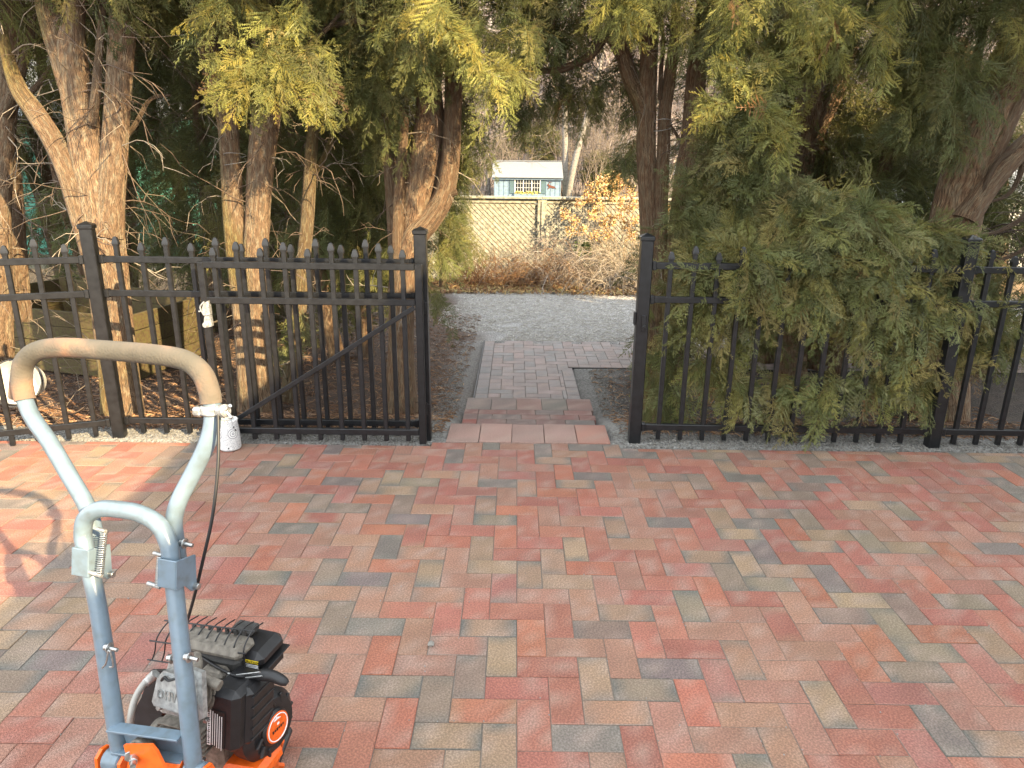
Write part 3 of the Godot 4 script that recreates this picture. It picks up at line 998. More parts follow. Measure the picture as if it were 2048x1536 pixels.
	# wire loops tied round trunks
	for w in [["thin pale wire looped round the twin trunk left of the gate", Vector3(-1.809, 1.609, -4.78), 0.062, 1], ["thin pale wire loop round the slender right cedar stem", Vector3(0.945, 1.848, -4.92), 0.05, 2]]:
		var wt := thing("tree_wire", w[0], "wire", w[1])
		for k in 2:
			var ws := begin()
			var pp := []
			for e in 25:
				var an := TAU * e / 24
				pp.append(Vector3(cos(an) * w[2] * 1.1, -0.05 * k + 0.012 * sin(an * 1.0 + k * 2.0), sin(an) * w[2] * 1.1))
			pipe(ws, pp, 0.0022, 6, 1)
			part("loop", done(ws), M.hose, wt)

# ---------------------------------------------------------------- the plate compactor
func lettering(t: String, size: float, m: Material, parent: Node, xf: Transform3D, called := "lettering", depth := 0.0015) -> void:
	var tm := TextMesh.new()
	var f := SystemFont.new()
	f.font_names = PackedStringArray(["Droid Sans"])
	f.font_weight = 700
	tm.font = f
	tm.text = t
	tm.font_size = 32
	tm.pixel_size = size / 32.0
	tm.depth = depth
	part(called, tm, m, parent).transform = xf

func spring(st: SurfaceTool, a: Vector3, b: Vector3, r: float, turns: int) -> void:
	var d := (b - a).normalized()
	var x := d.cross(Vector3(0.2, 0.1, 1)).normalized()
	var y := d.cross(x)
	var p := []
	for k in turns * 9 + 1:
		var an := TAU * k / 9.0
		var q := a.lerp(b, float(k) / (turns * 9)) + (x * cos(an) + y * sin(an)) * r
		p.append(Vector4(q.x, q.y, q.z, 0.0013))
	tube(st, p, 5)

func compactor() -> void:
	var t := thing("plate_compactor", "small orange and grey plate compactor with black engine, parked on the patio", "plate compactor", Vector3(-0.70, 0, -1.12), deg_to_rad(-15.0))
	var st := begin()
	var R := 0.0168
	# lower handle: one tube bent to a loop
	pipe(st, [Vector3(-0.086, 0.385, 0), Vector3(-0.115, 0.537, -0.03), Vector3(-0.153, 0.707, -0.07), Vector3(-0.192, 0.808, -0.1), Vector3(-0.203, 0.843, -0.11), Vector3(-0.195, 0.877, -0.117), Vector3(-0.159, 0.9, -0.12), Vector3(-0.11, 0.906, -0.12), Vector3(-0.063, 0.904, -0.12), Vector3(-0.021, 0.889, -0.117), Vector3(0.003, 0.857, -0.11), Vector3(0.014, 0.815, -0.1), Vector3(0.038, 0.716, -0.07), Vector3(0.07, 0.581, -0.03), Vector3(0.09, 0.428, 0)], R, 16, 8)
	part("lower_handle", done(st), M.blue, t)
	st = begin()
	pipe(st, [Vector3(-0.22, 0.733, -0.13), Vector3(-0.218, 0.796, -0.145), Vector3(-0.222, 0.835, -0.153), Vector3(-0.238, 0.878, -0.16), Vector3(-0.295, 0.936, -0.18), Vector3(-0.353, 0.993, -0.2), Vector3(-0.406, 1.027, -0.22), Vector3(-0.438, 1.058, -0.235), Vector3(-0.452, 1.097, -0.245), Vector3(-0.442, 1.144, -0.25), Vector3(-0.397, 1.177, -0.25), Vector3(-0.32, 1.189, -0.25), Vector3(-0.224, 1.19, -0.25), Vector3(-0.106, 1.191, -0.25), Vector3(-0.024, 1.184, -0.25), Vector3(0.017, 1.164, -0.245), Vector3(0.034, 1.127, -0.24), Vector3(0.039, 1.096, -0.235), Vector3(0.042, 1.063, -0.225), Vector3(0.034, 1.022, -0.21), Vector3(0.011, 0.968, -0.19), Vector3(-0.007, 0.92, -0.165), Vector3(-0.016, 0.878, -0.153), Vector3(-0.011, 0.835, -0.145), Vector3(0.001, 0.755, -0.13)], R, 16, 8)
	part("upper_handle", done(st), M.blue, t)
	st = begin()
	pipe(st, [Vector3(-0.441, 1.064, -0.237), Vector3(-0.45, 1.1, -0.245), Vector3(-0.44, 1.143, -0.25), Vector3(-0.394, 1.175, -0.25), Vector3(-0.32, 1.188, -0.25), Vector3(-0.224, 1.19, -0.25), Vector3(-0.106, 1.191, -0.25), Vector3(-0.026, 1.185, -0.25), Vector3(0.016, 1.163, -0.245), Vector3(0.033, 1.127, -0.24), Vector3(0.037, 1.105, -0.236)], 0.0208, 18, 8)
	pipe(st, [Vector3(-0.458, 1.125, -0.25), Vector3(-0.479, 1.092, -0.255), Vector3(-0.489, 1.059, -0.255)], 0.014, 10, 4)
	part("foam_grip", done(st), M.foam, t)
	# clamp with its bolt under the right end of the grip
	var cp: Vector3 = Vector3(0.04, 1.092, -0.233)
	st = begin()
	cyl(st, cp, Vector3(0, 1, -0.1), 0.0235, 0.02, 0.004)
	rbox(st, cp + Vector3(-0.022, -0.001, 0.012), Vector3(0.022, 0.019, 0.02), 0.005)
	rbox(st, cp + Vector3(0.028, 0.002, 0.006), Vector3(0.028, 0.024, 0.024), 0.007)
	cyl(st, cp + Vector3(0.034, 0.004, 0.008), Vector3(1, 0.3, 0.2), 0.013, 0.016, 0.003)
	part("clamp", done(st), M.alu, t)
	st = begin()
	for s in [-1.0, 1.0]:
		pipe(st, [cp + Vector3(0.04, 0.006, 0.01), cp + Vector3(0.048, 0.006 + s * 0.007, 0.012), cp + Vector3(0.054, 0.006 + s * 0.013, 0.014)], 0.0038, 8, 3)
	part("wing_nut", done(st), M.zinc, t)
	# throttle cable
	st = begin()
	pipe(st, [Vector3(0.067, 1.09, -0.215), Vector3(0.079, 1.028, -0.19), Vector3(0.082, 0.968, -0.17), Vector3(0.077, 0.896, -0.15), Vector3(0.057, 0.821, -0.14), Vector3(0.017, 0.728, -0.15), Vector3(-0.046, 0.629, -0.19), Vector3(-0.086, 0.573, -0.22), Vector3(-0.107, 0.504, -0.24), Vector3(-0.035, 0.487, -0.22), Vector3(0.038, 0.486, -0.2), Vector3(0.07, 0.49, -0.2)], 0.0034, 8, 8)
	part("throttle_cable", done(st), M.rubber, t)
	# hinge plates with springs
	for s in [[Vector3(-0.183, 0.795, -0.1), 0.004, 1.0], [Vector3(0.023, 0.805, -0.1), -0.004, 1.0]]:
		var c: Vector3 = s[0]
		st = begin()
		var hb := Basis(Vector3(1, 0, 0), -0.22)
		rbox(st, c + hb * Vector3(0.001, 0.0, 0.0245), Vector3(0.039, 0.056, 0.004), 0.0015, hb)
		for e in [-1.0, 1.0]:
			plate(st, [Vector3(e * 0.0195, 0.028, 0.025), Vector3(e * 0.0195, 0.026, -0.026), Vector3(e * 0.0195, -0.046, -0.034), Vector3(e * 0.0195, -0.046, -0.02), Vector3(e * 0.0195, -0.028, 0.0), Vector3(e * 0.0195, -0.028, 0.025)].map(func(q): return c + hb * q), Vector3(1, 0, 0), 0.004)
		part("hinge_plate", done(st), M.blue, t)
		st = begin()
		cyl(st, c + Vector3(0.024, -0.042, -0.018), Vector3(1, 0, 0), 0.007, 0.016, 0.001, 6)
		part("bolt", done(st), M.zinc, t)
	for s in [[Vector3(-0.143, 0.859, -0.105), Vector3(-0.139, 0.781, -0.075)], [Vector3(-0.005, 0.834, -0.095), Vector3(-0.001, 0.781, -0.075)]]:
		st = begin()
		spring(st, s[0], s[1], 0.0062, 19 if s[0].y - s[1].y > 0.05 else 14)
		part("spring", done(st), M.zinc, t)
		st = begin()
		rod(st, s[1] + Vector3(-0.024, 0.002, 0), s[1] + Vector3(0.004, -0.002, 0), 0.0045, 8)
		rod(st, s[0] + Vector3(-0.018, 0.002, -0.004), s[0] + Vector3(0.004, 0.002, 0), 0.004, 8)
		part("spring_peg", done(st), M.alu, t)
	# bolts through the tubes
	for b in [Vector3(-0.116, 0.643, -0.04), Vector3(0.013, 0.631, -0.06), Vector3(0.073, 0.662, -0.04), Vector3(0.016, 0.847, -0.13)]:
		st = begin()
		cyl(st, b + Vector3(0.003, 0, 0), Vector3(1, 0, 0), 0.0075, 0.012, 0.001, 6)
		cyl(st, b + Vector3(0.008, 0, 0), Vector3(1, 0, 0), 0.0105, 0.002, 0.0005, 16)
		rod(st, b, b + Vector3(0.026, -0.002, 0), 0.0042, 8)
		part("bolt", done(st), M.zinc, t)
	st = begin()
	pipe(st, [Vector3(-0.112, 0.61, -0.02), Vector3(-0.095, 0.629, -0.015), Vector3(-0.088, 0.657, -0.02), Vector3(-0.084, 0.637, -0.02), Vector3(-0.085, 0.62, -0.02), Vector3(-0.094, 0.616, -0.02)], 0.0018, 6, 5)
	part("safety_pin", done(st), M.zinc, t)
	# cross channel and its rubber stop
	var a: Vector3 = Vector3(-0.101, 0.457, -0.012)
	var b2: Vector3 = Vector3(0.068, 0.478, -0.012)
	st = begin()
	bar(st, a + Vector3(0, 0, -0.004), b2 + Vector3(0, 0, -0.004), 0.056, 0.005, 0.001)
	bar(st, a + Vector3(0, 0.027, 0.008), b2 + Vector3(0, 0.027, 0.008), 0.005, 0.026, 0.001)
	bar(st, a + Vector3(0, -0.027, 0.008), b2 + Vector3(0, -0.027, 0.008), 0.005, 0.026, 0.001)
	part("cross_channel", done(st), M.blue, t)
	st = begin()
	cyl(st, a.lerp(b2, 0.46) + Vector3(0, -0.002, 0.014), Vector3(0, 0.25, 1), 0.019, 0.034, 0.003, 28)
	part("rubber_stop", done(st), M.dusty, t)
	# pivots
	for q in [Vector3(-0.099, 0.407, 0), Vector3(0.093, 0.429, 0)]:
		st = begin()
		cyl(st, q, Vector3(1, 0, 0), 0.022, 0.04, 0.003)
		part("pivot_sleeve", done(st), M.blue, t)
		st = begin()
		for s in [-1.0, 1.0]:
			var e: Vector3 = q + Vector3(s * 0.0275, 0, 0)
			plate(st, [e + Vector3(0, 0.02, -0.012), e + Vector3(0, 0.024, 0.004), e + Vector3(0, 0.014, 0.02), e + Vector3(0, -0.03, 0.024), e + Vector3(0, -0.24, 0.02), e + Vector3(0, -0.24, -0.05), e + Vector3(0, -0.03, -0.03)], Vector3(1, 0, 0), 0.007)
		part("pivot_bracket", done(st), M.orange, t)
	st = begin()
	plate(st, [Vector3(-0.037, 0.488, 0.028), Vector3(0.027, 0.504, 0.028), Vector3(0.039, 0.493, 0.028), Vector3(0.061, 0.454, 0.028), Vector3(0.066, 0.394, 0.028), Vector3(-0.013, 0.307, 0.028), Vector3(-0.056, 0.294, 0.028), Vector3(-0.028, 0.453, 0.028)], Vector3(0, 0.15, 1), 0.006)
	part("stop_plate", done(st), M.orange, t)
	var sb: Vector3 = Vector3(-0.011, 0.469, 0.036)
	st = begin()
	cyl(st, sb, Vector3(0.75, 0.2, 1), 0.0085, 0.026, 0.001, 6)
	cyl(st, sb + Vector3(-0.012, -0.002, -0.006), Vector3(0.75, 0.2, 1), 0.013, 0.008, 0.001, 6)
	rod(st, sb, sb + Vector3(0.018, 0.006, 0.022), 0.0055, 10)
	part("bolt", done(st), M.zinc, t)
	# base plate, deck and exciter
	st = begin()
	rbox(st, Vector3(-0.15, 0.02, -0.26), Vector3(0.24, 0.03, 0.34), 0.006)
	rbox(st, Vector3(-0.15, 0.042, -0.455), Vector3(0.24, 0.022, 0.085), 0.006, Basis(Vector3(1, 0, 0), 0.6))
	rbox(st, Vector3(-0.15, 0.042, -0.055), Vector3(0.24, 0.022, 0.085), 0.006, Basis(Vector3(1, 0, 0), -0.6))
	part("base_plate", done(st), M.iron_dusty, t)
	st = begin()
	rbox(st, Vector3(-0.09, 0.17, -0.22), Vector3(0.24, 0.012, 0.30), 0.003)
	rbox(st, Vector3(-0.06, 0.13, -0.06), Vector3(0.26, 0.14, 0.01), 0.003)
	for s in [-0.2, 0.03]:
		rbox(st, Vector3(s, 0.10, -0.2), Vector3(0.01, 0.13, 0.26), 0.003)
	bar(st, Vector3(0.025, 0.159, -0.36), Vector3(-0.035, 0.019, -0.4), 0.018, 0.012, 0.003, Vector3(1, 0, 0))
	bar(st, Vector3(-0.053, 0.083, -0.33), Vector3(0.007, 0.043, -0.38), 0.03, 0.012, 0.003)
	part("deck", done(st), M.orange, t)
	st = begin()
	cyl(st, Vector3(-0.06, 0.10, -0.25), Vector3(1, 0, 0), 0.06, 0.24)
	part("exciter_housing", done(st), M.dusty, t)
	st = begin()
	rbox(st, Vector3(0.047, 0.236, -0.22), Vector3(0.11, 0.04, 0.10), 0.012, Basis(Vector3(0, 0, 1), 0.1))
	part("engine_guard", done(st), M.orange, t)
	# engine block and head
	st = begin()
	var blk := Vector3(-0.045, 0.31, -0.235)
	rbox(st, blk, Vector3(0.10, 0.20, 0.13), 0.01)
	for k in 6:
		rbox(st, Vector3(-0.045, 0.335 + k * 0.012, -0.165), Vector3(0.112, 0.004, 0.10), 0.001)
	rbox(st, Vector3(-0.019, 0.457, -0.22), Vector3(0.06, 0.05, 0.06), 0.008)
	rod(st, Vector3(-0.012, 0.524, -0.14), Vector3(0.054, 0.509, -0.14), 0.011, 12)
	pipe(st, [Vector3(-0.052, 0.516, -0.2), Vector3(-0.024, 0.521, -0.17), Vector3(-0.017, 0.519, -0.15), Vector3(-0.02, 0.525, -0.13)], 0.011, 10, 5)
	part("engine_block", done(st), M.dusty, t)
	var vc: Vector3 = Vector3(-0.022, 0.514, -0.1)
	st = begin()
	var nn := Vector3(-0.12, 0.30, 1.0).normalized()
	var vx := Vector3(1, 0.05, 0.1).normalized()
	vx = (vx - nn * vx.dot(nn)).normalized()
	var vy := nn.cross(vx)
	var vb := Basis(vx, vy, nn)
	var prof := [Vector2(-0.040, -0.036), Vector2(0.040, -0.036), Vector2(0.046, -0.028), Vector2(0.040, 0.020), Vector2(0.026, 0.040), Vector2(-0.020, 0.042), Vector2(-0.036, 0.024), Vector2(-0.046, -0.028)]
	plate(st, prof.map(func(p): return vc + vb * Vector3(p.x, p.y, 0)), nn, 0.034)
	plate(st, prof.map(func(p): return vc + vb * Vector3(p.x * 0.88, p.y * 0.88, 0.019)), nn, 0.006)
	part("valve_cover", done(st), M.alu, t)
	st = begin()
	plate(st, [Vector2(-0.062, -0.062), Vector2(-0.05, -0.066), Vector2(0.05, -0.060), Vector2(0.062, -0.052), Vector2(0.05, 0.04), Vector2(-0.04, 0.046), Vector2(-0.066, -0.05)].map(func(p): return vc + vb * Vector3(p.x, p.y, -0.022)), nn, 0.012)
	cyl(st, vc + vb * Vector3(-0.053, -0.053, -0.012), nn, 0.007, 0.012, 0.001, 6)
	part("head_flange", done(st), M.alu, t)
	lettering("OHV", 0.026, M.zinc, t, Transform3D(vb, vc + vb * Vector3(0.0, -0.004, 0.0225)), "embossed_letters", 0.003)
	st = begin()
	for k in 4:
		cyl(st, vc + vb * Vector3(0, -0.012 - k * 0.007, -0.036 - k * 0.012), nn, 0.05, 0.005, 0.001, 20)
	part("cooling_fin", done(st), M.dusty, t)
	st = begin()
	pipe(st, [vc + vb * Vector3(-0.018, 0.024, 0.022), vc + vb * Vector3(-0.004, 0.036, 0.028), vc + vb * Vector3(0.004, 0.030, 0.026), vc + vb * Vector3(0.02, 0.036, 0.02)], 0.003, 6, 4)
	part("breather_clip", done(st), M.rubber, t)
	# oil drain hose and belt guard on the left
	st = begin()
	pipe(st, [Vector3(-0.141, 0.47, -0.17), Vector3(-0.153, 0.459, -0.165), Vector3(-0.161, 0.451, -0.15), Vector3(-0.166, 0.431, -0.13), Vector3(-0.163, 0.406, -0.11), Vector3(-0.161, 0.373, -0.1), Vector3(-0.155, 0.332, -0.09)], 0.0075, 12, 6)
	part("drain_hose", done(st), M.hose, t)
	st = begin()
	rod(st, Vector3(-0.139, 0.473, -0.17), Vector3(-0.154, 0.458, -0.163), 0.011, 6)
	rod(st, Vector3(-0.156, 0.456, -0.163), Vector3(-0.16, 0.452, -0.157), 0.0095, 12)
	part("hose_fitting", done(st), M.alu, t)
	st = begin()
	plate(st, [Vector3(-0.18, 0.45, -0.2), Vector3(-0.122, 0.463, -0.2), Vector3(-0.18, 0.266, -0.2), Vector3(-0.268, 0.243, -0.2), Vector3(-0.254, 0.305, -0.2), Vector3(-0.212, 0.373, -0.2)], Vector3(0, 0.1, 1), 0.008)
	plate(st, [Vector3(-0.18, 0.45, -0.2), Vector3(-0.26, 0.289, -0.2), Vector3(-0.268, 0.243, -0.2), Vector3(-0.399, 0.1, -0.32), Vector3(-0.312, 0.319, -0.32)], Vector3(-1, 0, 0), 0.006)
	part("belt_guard", done(st), M.black, t)
	st = begin()
	cyl(st, Vector3(-0.151, 0.312, -0.17), Vector3(1, 0.1, 0.2), 0.03, 0.02, 0.002, 28)
	cyl(st, Vector3(-0.145, 0.322, -0.18), Vector3(1, 0.1, 0.2), 0.016, 0.04, 0.002, 20)
	part("clutch_drum", done(st), M.dusty, t)
	# fan shroud with its warning print
	var lean := Basis(Vector3(0, 0, 1), -0.06) * Basis(Vector3(1, 0, 0), -0.12)
	var sc: Vector3 = Vector3(0.048, 0.409, -0.135) + Vector3(0, 0, -0.055)
	st = begin()
	rbox(st, sc, Vector3(0.074, 0.15, 0.11), 0.014, lean)
	rbox(st, sc + lean * Vector3(0.03, -0.002, -0.025), Vector3(0.04, 0.14, 0.10), 0.012, lean)
	for k in 5:
		rbox(st, sc + lean * Vector3(0.0505, 0.05 - k * 0.026, -0.02), Vector3(0.004, 0.004, 0.08), 0.001, lean)
	part("fan_shroud", done(st), M.black, t)
	var up := Transform3D(lean * Basis(Vector3(0, 0, 1), PI / 2), sc + lean * Vector3(-0.012, -0.016, 0.0565))
	var lb := part("warning_label", box_mesh(Vector3(0.088, 0.044, 0.0008), 0.0002), M.print_black, t)
	lb.transform = up
	st = begin()
	rbox(st, Vector3(0, 0.0165, 0.0008), Vector3(0.086, 0.009, 0.0006), 0.0001)
	for k in 5:
		rbox(st, Vector3(-0.002 * k, 0.0075 - k * 0.0055, 0.0008), Vector3(0.082 - 0.004 * (k % 2), 0.0016, 0.0006), 0.0001)
	part("label_print", done(st), M.print_white, lb)
	st = begin()
	for k in 17:
		rbox(st, Vector3(-0.038 + k * 0.0047, 0.0165, 0.0013), Vector3(0.0028, 0.005 - 0.0012 * (k % 3), 0.0004), 0.0001)
	part("label_marks", done(st), M.print_black, lb)
	# recoil starter
	var rc: Vector3 = Vector3(0.057, 0.316, -0.255)
	st = begin()
	cyl(st, rc, Vector3(1, 0.05, 0.12), 0.082, 0.07, 0.018, 36)
	for k in 12:
		var an := TAU * k / 12
		rbox(st, rc + Vector3(0.034, sin(an) * 0.061, cos(an) * 0.061), Vector3(0.008, 0.026, 0.008), 0.002, Basis(Vector3(1, 0, 0), -an + PI / 2 + 0.5))
	cyl(st, rc + Vector3(0.036, 0.0, 0.004), Vector3(1, 0.05, 0.12), 0.042, 0.016, 0.006, 36)
	part("recoil_cover", done(st), M.black, t)
	st = begin()
	var ax := Vector3(1, 0.05, 0.12).normalized()
	cyl(st, rc + ax * 0.0455, ax, 0.036, 0.002, 0.0005, 36)
	var badge := part("badge", done(st), M.orange, t)
	st = begin()
	var ring := []
	var by := ax.cross(Vector3.UP).normalized()
	for k in 37:
		var q: Vector3 = rc + ax * 0.047 + (by * cos(TAU * k / 36) + ax.cross(by) * sin(TAU * k / 36)) * 0.0315
		ring.append(Vector4(q.x, q.y, q.z, 0.0014))
	tube(st, ring, 5)
	for k in [-1.0, 1.0]:
		var qq: Vector3 = rc + ax * 0.0468 + Vector3(0, k * 0.02, 0)
		plate(st, [qq + by * -0.012, qq + by * 0.012 + Vector3(0, k * 0.003, 0), qq + by * 0.001 + Vector3(0, k * 0.009, 0)], ax, 0.001)
	part("badge_ring", done(st), M.print_white, badge)
	var bt := Basis(-by, ax.cross(-by).normalized(), ax)
	st = begin()
	for k in 6:
		rbox(st, rc + ax * 0.047 + bt * Vector3(-0.0165 + k * 0.0066, -0.003, 0), Vector3(0.0046, 0.007 - 0.002 * (k % 2), 0.0006), 0.0001, bt)
	part("badge_print", done(st), M.print_black, badge)
	part("badge_mark", box_mesh(Vector3(0.007, 0.006, 0.0006), 0.0001), M.print_white, badge).transform = Transform3D(bt, rc + ax * 0.047 + bt * Vector3(0.002, 0.009, 0))
	# pull grip
	st = begin()
	tube(st, smooth_path([Vector4(0.077, 0.480, -0.215, 0.006), Vector4(0.096, 0.483, -0.220, 0.012), Vector4(0.121, 0.482, -0.225, 0.013), Vector4(0.147, 0.475, -0.225, 0.011), Vector4(0.157, 0.470, -0.225, 0.006)], 6), 14)
	part("pull_grip", done(st), M.rubber, t)
	# air cleaner with muffler behind, wire cage before it
	var ac: Vector3 = Vector3(0.04, 0.466, -0.3)
	st = begin()
	rbox(st, ac + Vector3(-0.02, -0.025, 0), Vector3(0.105, 0.036, 0.10), 0.012)
	rbox(st, ac + Vector3(-0.022, 0.016, 0), Vector3(0.115, 0.044, 0.106), 0.016)
	rbox(st, ac + Vector3(-0.02, -0.007, 0), Vector3(0.122, 0.004, 0.112), 0.001)
	part("air_cleaner", done(st), M.black, t)
	var yl := part("caution_label", box_mesh(Vector3(0.036, 0.008, 0.0008), 0.0002), M.print_yellow, t)
	yl.position = ac + Vector3(0.014, 0.022, 0.0536)
	lettering("CAUTION", 0.0085, M.print_black, yl, Transform3D(Basis(), Vector3(0, 0, 0.0006)), "label_lettering", 0.0004)
	st = begin()
	for k in 4:
		rbox(st, ac + Vector3(0.014, 0.014 - k * 0.0034, 0.0538), Vector3(0.033 - 0.003 * (k % 2), 0.0014, 0.0006), 0.0001)
	rbox(st, ac + Vector3(-0.003, -0.028, 0.0506), Vector3(0.02, 0.006, 0.0006), 0.0001)
	part("label_print", done(st), M.print_white, t)
	st = begin()
	var ma: Vector3 = Vector3(-0.129, 0.498, -0.26)
	var mb: Vector3 = Vector3(0.041, 0.525, -0.25)
	rbox(st, ma.lerp(mb, 0.5), Vector3(ma.distance_to(mb), 0.03, 0.07), 0.013)
	part("heat_shield", done(st), M.dusty, t)
	st = begin()
	rbox(st, ma.lerp(mb, 0.46) + Vector3(0, -0.036, -0.012), Vector3(0.165, 0.052, 0.085), 0.012)
	for k in 7:
		cyl(st, ma.lerp(mb, 0.05 + k * 0.14) + Vector3(0, 0.019, -0.022), Vector3.UP, 0.0055, 0.014, 0.001, 6)
	rbox(st, Vector3(-0.004, 0.521, -0.31), Vector3(0.055, 0.016, 0.04), 0.004)
	part("muffler", done(st), M.black_dusty, t)
	st = begin()
	var top_l: Vector3 = Vector3(-0.19, 0.517, -0.27)
	var top_r: Vector3 = Vector3(0.047, 0.546, -0.26)
	for k in 10:
		var f := k / 9.0
		var q := top_l.lerp(top_r, f)
		var lo := q + Vector3(-0.022 * (1.0 - f), -0.075, 0.035)
		pipe(st, [q + Vector3(0, 0.0, -0.05), q + Vector3(0, 0.006, -0.01), q + Vector3(-0.006 * (1.0 - f), -0.014, 0.024), lo.lerp(q, 0.3) + Vector3(0, 0, 0.004), lo], 0.0017, 6, 4)
	for q in [[0.0, 0.006, -0.01], [-0.012, -0.024, 0.03], [-0.022, -0.075, 0.035]]:
		rod(st, top_l + Vector3(q[0] - 0.012, q[1], q[2]), top_r + Vector3(0.008, q[1], q[2]), 0.002, 6)
	part("wire_cage", done(st), M.black, t)
	# linkage, carburettor and small fittings
	st = begin()
	rod(st, Vector3(0.024, 0.48, -0.2), Vector3(0.109, 0.509, -0.2), 0.002, 6)
	rod(st, Vector3(0.023, 0.469, -0.2), Vector3(0.107, 0.491, -0.21), 0.002, 6)
	rbox(st, Vector3(0.026, 0.475, -0.2), Vector3(0.006, 0.03, 0.004), 0.001, Basis(Vector3(0, 0, 1), -0.2))
	rbox(st, Vector3(-0.003, 0.458, -0.21), Vector3(0.018, 0.022, 0.02), 0.003)
	part("carburettor_linkage", done(st), M.zinc, t)
	st = begin()
	rbox(st, Vector3(-0.011, 0.416, -0.19), Vector3(0.035, 0.10, 0.05), 0.01)
	rbox(st, Vector3(-0.072, 0.291, -0.22), Vector3(0.03, 0.12, 0.05), 0.008)
	part("cylinder_shroud", done(st), M.black_dusty, t)
	for q in [Vector3(0.029, 0.437, -0.115), Vector3(0.007, 0.325, -0.115)]:
		st = begin()
		cyl(st, q, Vector3(0.2, 0.2, 1), 0.005, 0.012, 0.001, 6)
		part("bolt", done(st), M.zinc, t)

# ---------------------------------------------------------------- cedars
const LEAFY := [  # shaded foliage painted darker, sunlit sprays lighter, on top of real golden growth
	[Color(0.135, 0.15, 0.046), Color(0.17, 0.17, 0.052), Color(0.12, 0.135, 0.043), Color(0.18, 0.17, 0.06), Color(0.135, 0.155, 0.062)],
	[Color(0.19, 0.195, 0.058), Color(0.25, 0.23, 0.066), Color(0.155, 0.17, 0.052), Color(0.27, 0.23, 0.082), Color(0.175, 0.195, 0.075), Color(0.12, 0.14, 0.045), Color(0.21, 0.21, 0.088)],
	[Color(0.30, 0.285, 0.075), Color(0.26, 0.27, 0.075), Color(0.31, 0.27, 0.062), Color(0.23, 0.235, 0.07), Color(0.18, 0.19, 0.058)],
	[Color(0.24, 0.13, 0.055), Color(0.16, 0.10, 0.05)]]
var hang := Vector3(0.05, -0.75, 0.35)
var SPRAYS: Array = []
var BOUGHS: Array = []

# a flat fern-like spray: rachis, side shoots and scale-leaf tips
func add_spray(st: SurfaceTool, base: Transform3D, l: float, pairs: int, r2: RandomNumberGenerator, fine: bool) -> void:
	st.set_smooth_group(-1)
	var sag := r2.randf_range(0.2, 1.1)
	var side := r2.randf_range(-0.5, 0.5)
	var pt := func(t: float) -> Vector3: return Vector3(t * l, -sag * l * t * t * 0.5, side * l * t * t * 0.4)
	var blade := func(a: Vector3, d: Vector3, len: float, w: float, lift: float) -> void:
		var s := d.cross(Vector3.UP).normalized() * w
		var m := a + d * len * 0.5 + Vector3(0, lift, 0)
		var e := a + d * len - Vector3(0, lift * 0.6, 0)
		var A := base * a
		var E := base * e
		var L := base * (m + s)
		var Rr := base * (m - s)
		vt(st, A)
		vt(st, L)
		vt(st, E)
		vt(st, A)
		vt(st, E)
		vt(st, Rr)
	col = Color(0.72, 0.62, 0.5)
	for i in 4:
		var a: Vector3 = pt.call(i / 4.0)
		var b: Vector3 = pt.call((i + 1) / 4.0)
		blade.call(a, (b - a).normalized(), a.distance_to(b) * 1.05, 0.0016, 0.0)
	for i in pairs:
		var t := (i + 0.7) / pairs
		var a: Vector3 = pt.call(t)
		for s in [-1.0, 1.0]:
			var len := l * (0.44 * (1.0 - pow(t, 1.5)) + 0.05) * r2.randf_range(0.5, 1.3)
			if r2.randf() < 0.12:
				continue
			var d := Vector3(0.80, r2.randf_range(-0.3, 0.08), s * 0.6).normalized()
			var g := r2.randf_range(0.8, 1.15)
			col = Color(g, g, g)
			blade.call(a, d, len, 0.0019, 0.002)
			if fine:
				var n := int(len / 0.0075)
				for k in range(1, n):
					var q := a + d * (len * k / n)
					var ll := minf(0.0095, 0.3 * len * (1.1 - float(k) / n) + 0.003)
					for s2 in [-1.0, 1.0]:
						var d2: Vector3 = (d + d.cross(Vector3.UP) * s2 * 0.85 + Vector3(0, r2.randf_range(-0.25, 0.25), 0)).normalized()
						blade.call(q, d2, ll * r2.randf_range(0.8, 1.2), 0.00115, 0.001)
			else:
				for k in 3:
					var q := a + d * (len * (k + 1) / 4.0)
					for s2 in [-1.0, 1.0]:
						blade.call(q, (d + d.cross(Vector3.UP) * s2 * 0.85).normalized(), len * 0.3, 0.003, 0.001)

func make_foliage() -> void:
	var r2 := RandomNumberGenerator.new()
	r2.seed = 31
	for k in 4:
		var st := begin()
		add_spray(st, Transform3D(), 0.135 + 0.018 * k, 9 + k, r2, true)
		SPRAYS.append(done(st))
	for k in 4:
		var st := begin()
		var l := 0.29 + 0.035 * k
		var sag := 0.35 + 0.1 * k
		var p := []
		for i in 6:
			var t := i / 5.0
			p.append(Vector4(t * l, -sag * l * t * t * 0.5, 0.03 * sin(t * 4.0 + k), 0.0028 * (1.0 - t * 0.7)))
		col = Color(0.85, 0.7, 0.55)
		tube(st, p, 4, 0.0, false)
		var n := 8
		for i in n:
			var t := (i + 1.0) / n
			var c := Vector3(t * l, -sag * l * t * t * 0.5, 0.03 * sin(t * 4.0 + k))
			var tilt := -sag * t
			for s in ([-1.0, 1.0] if i < n - 1 else [0.0]):
				var b := Basis(Vector3(0, 0, 1), tilt + r2.randf_range(-0.35, 0.1)) * Basis(Vector3(0, 1, 0), -s * r2.randf_range(0.6, 0.95)) * Basis(Vector3(1, 0, 0), r2.randf_range(-0.45, 0.45) + s * 0.25)
				add_spray(st, Transform3D(b, c), (0.15 * (1.0 - t * 0.5)) * r2.randf_range(0.8, 1.15), 7, r2, true)
		BOUGHS.append(done(st))

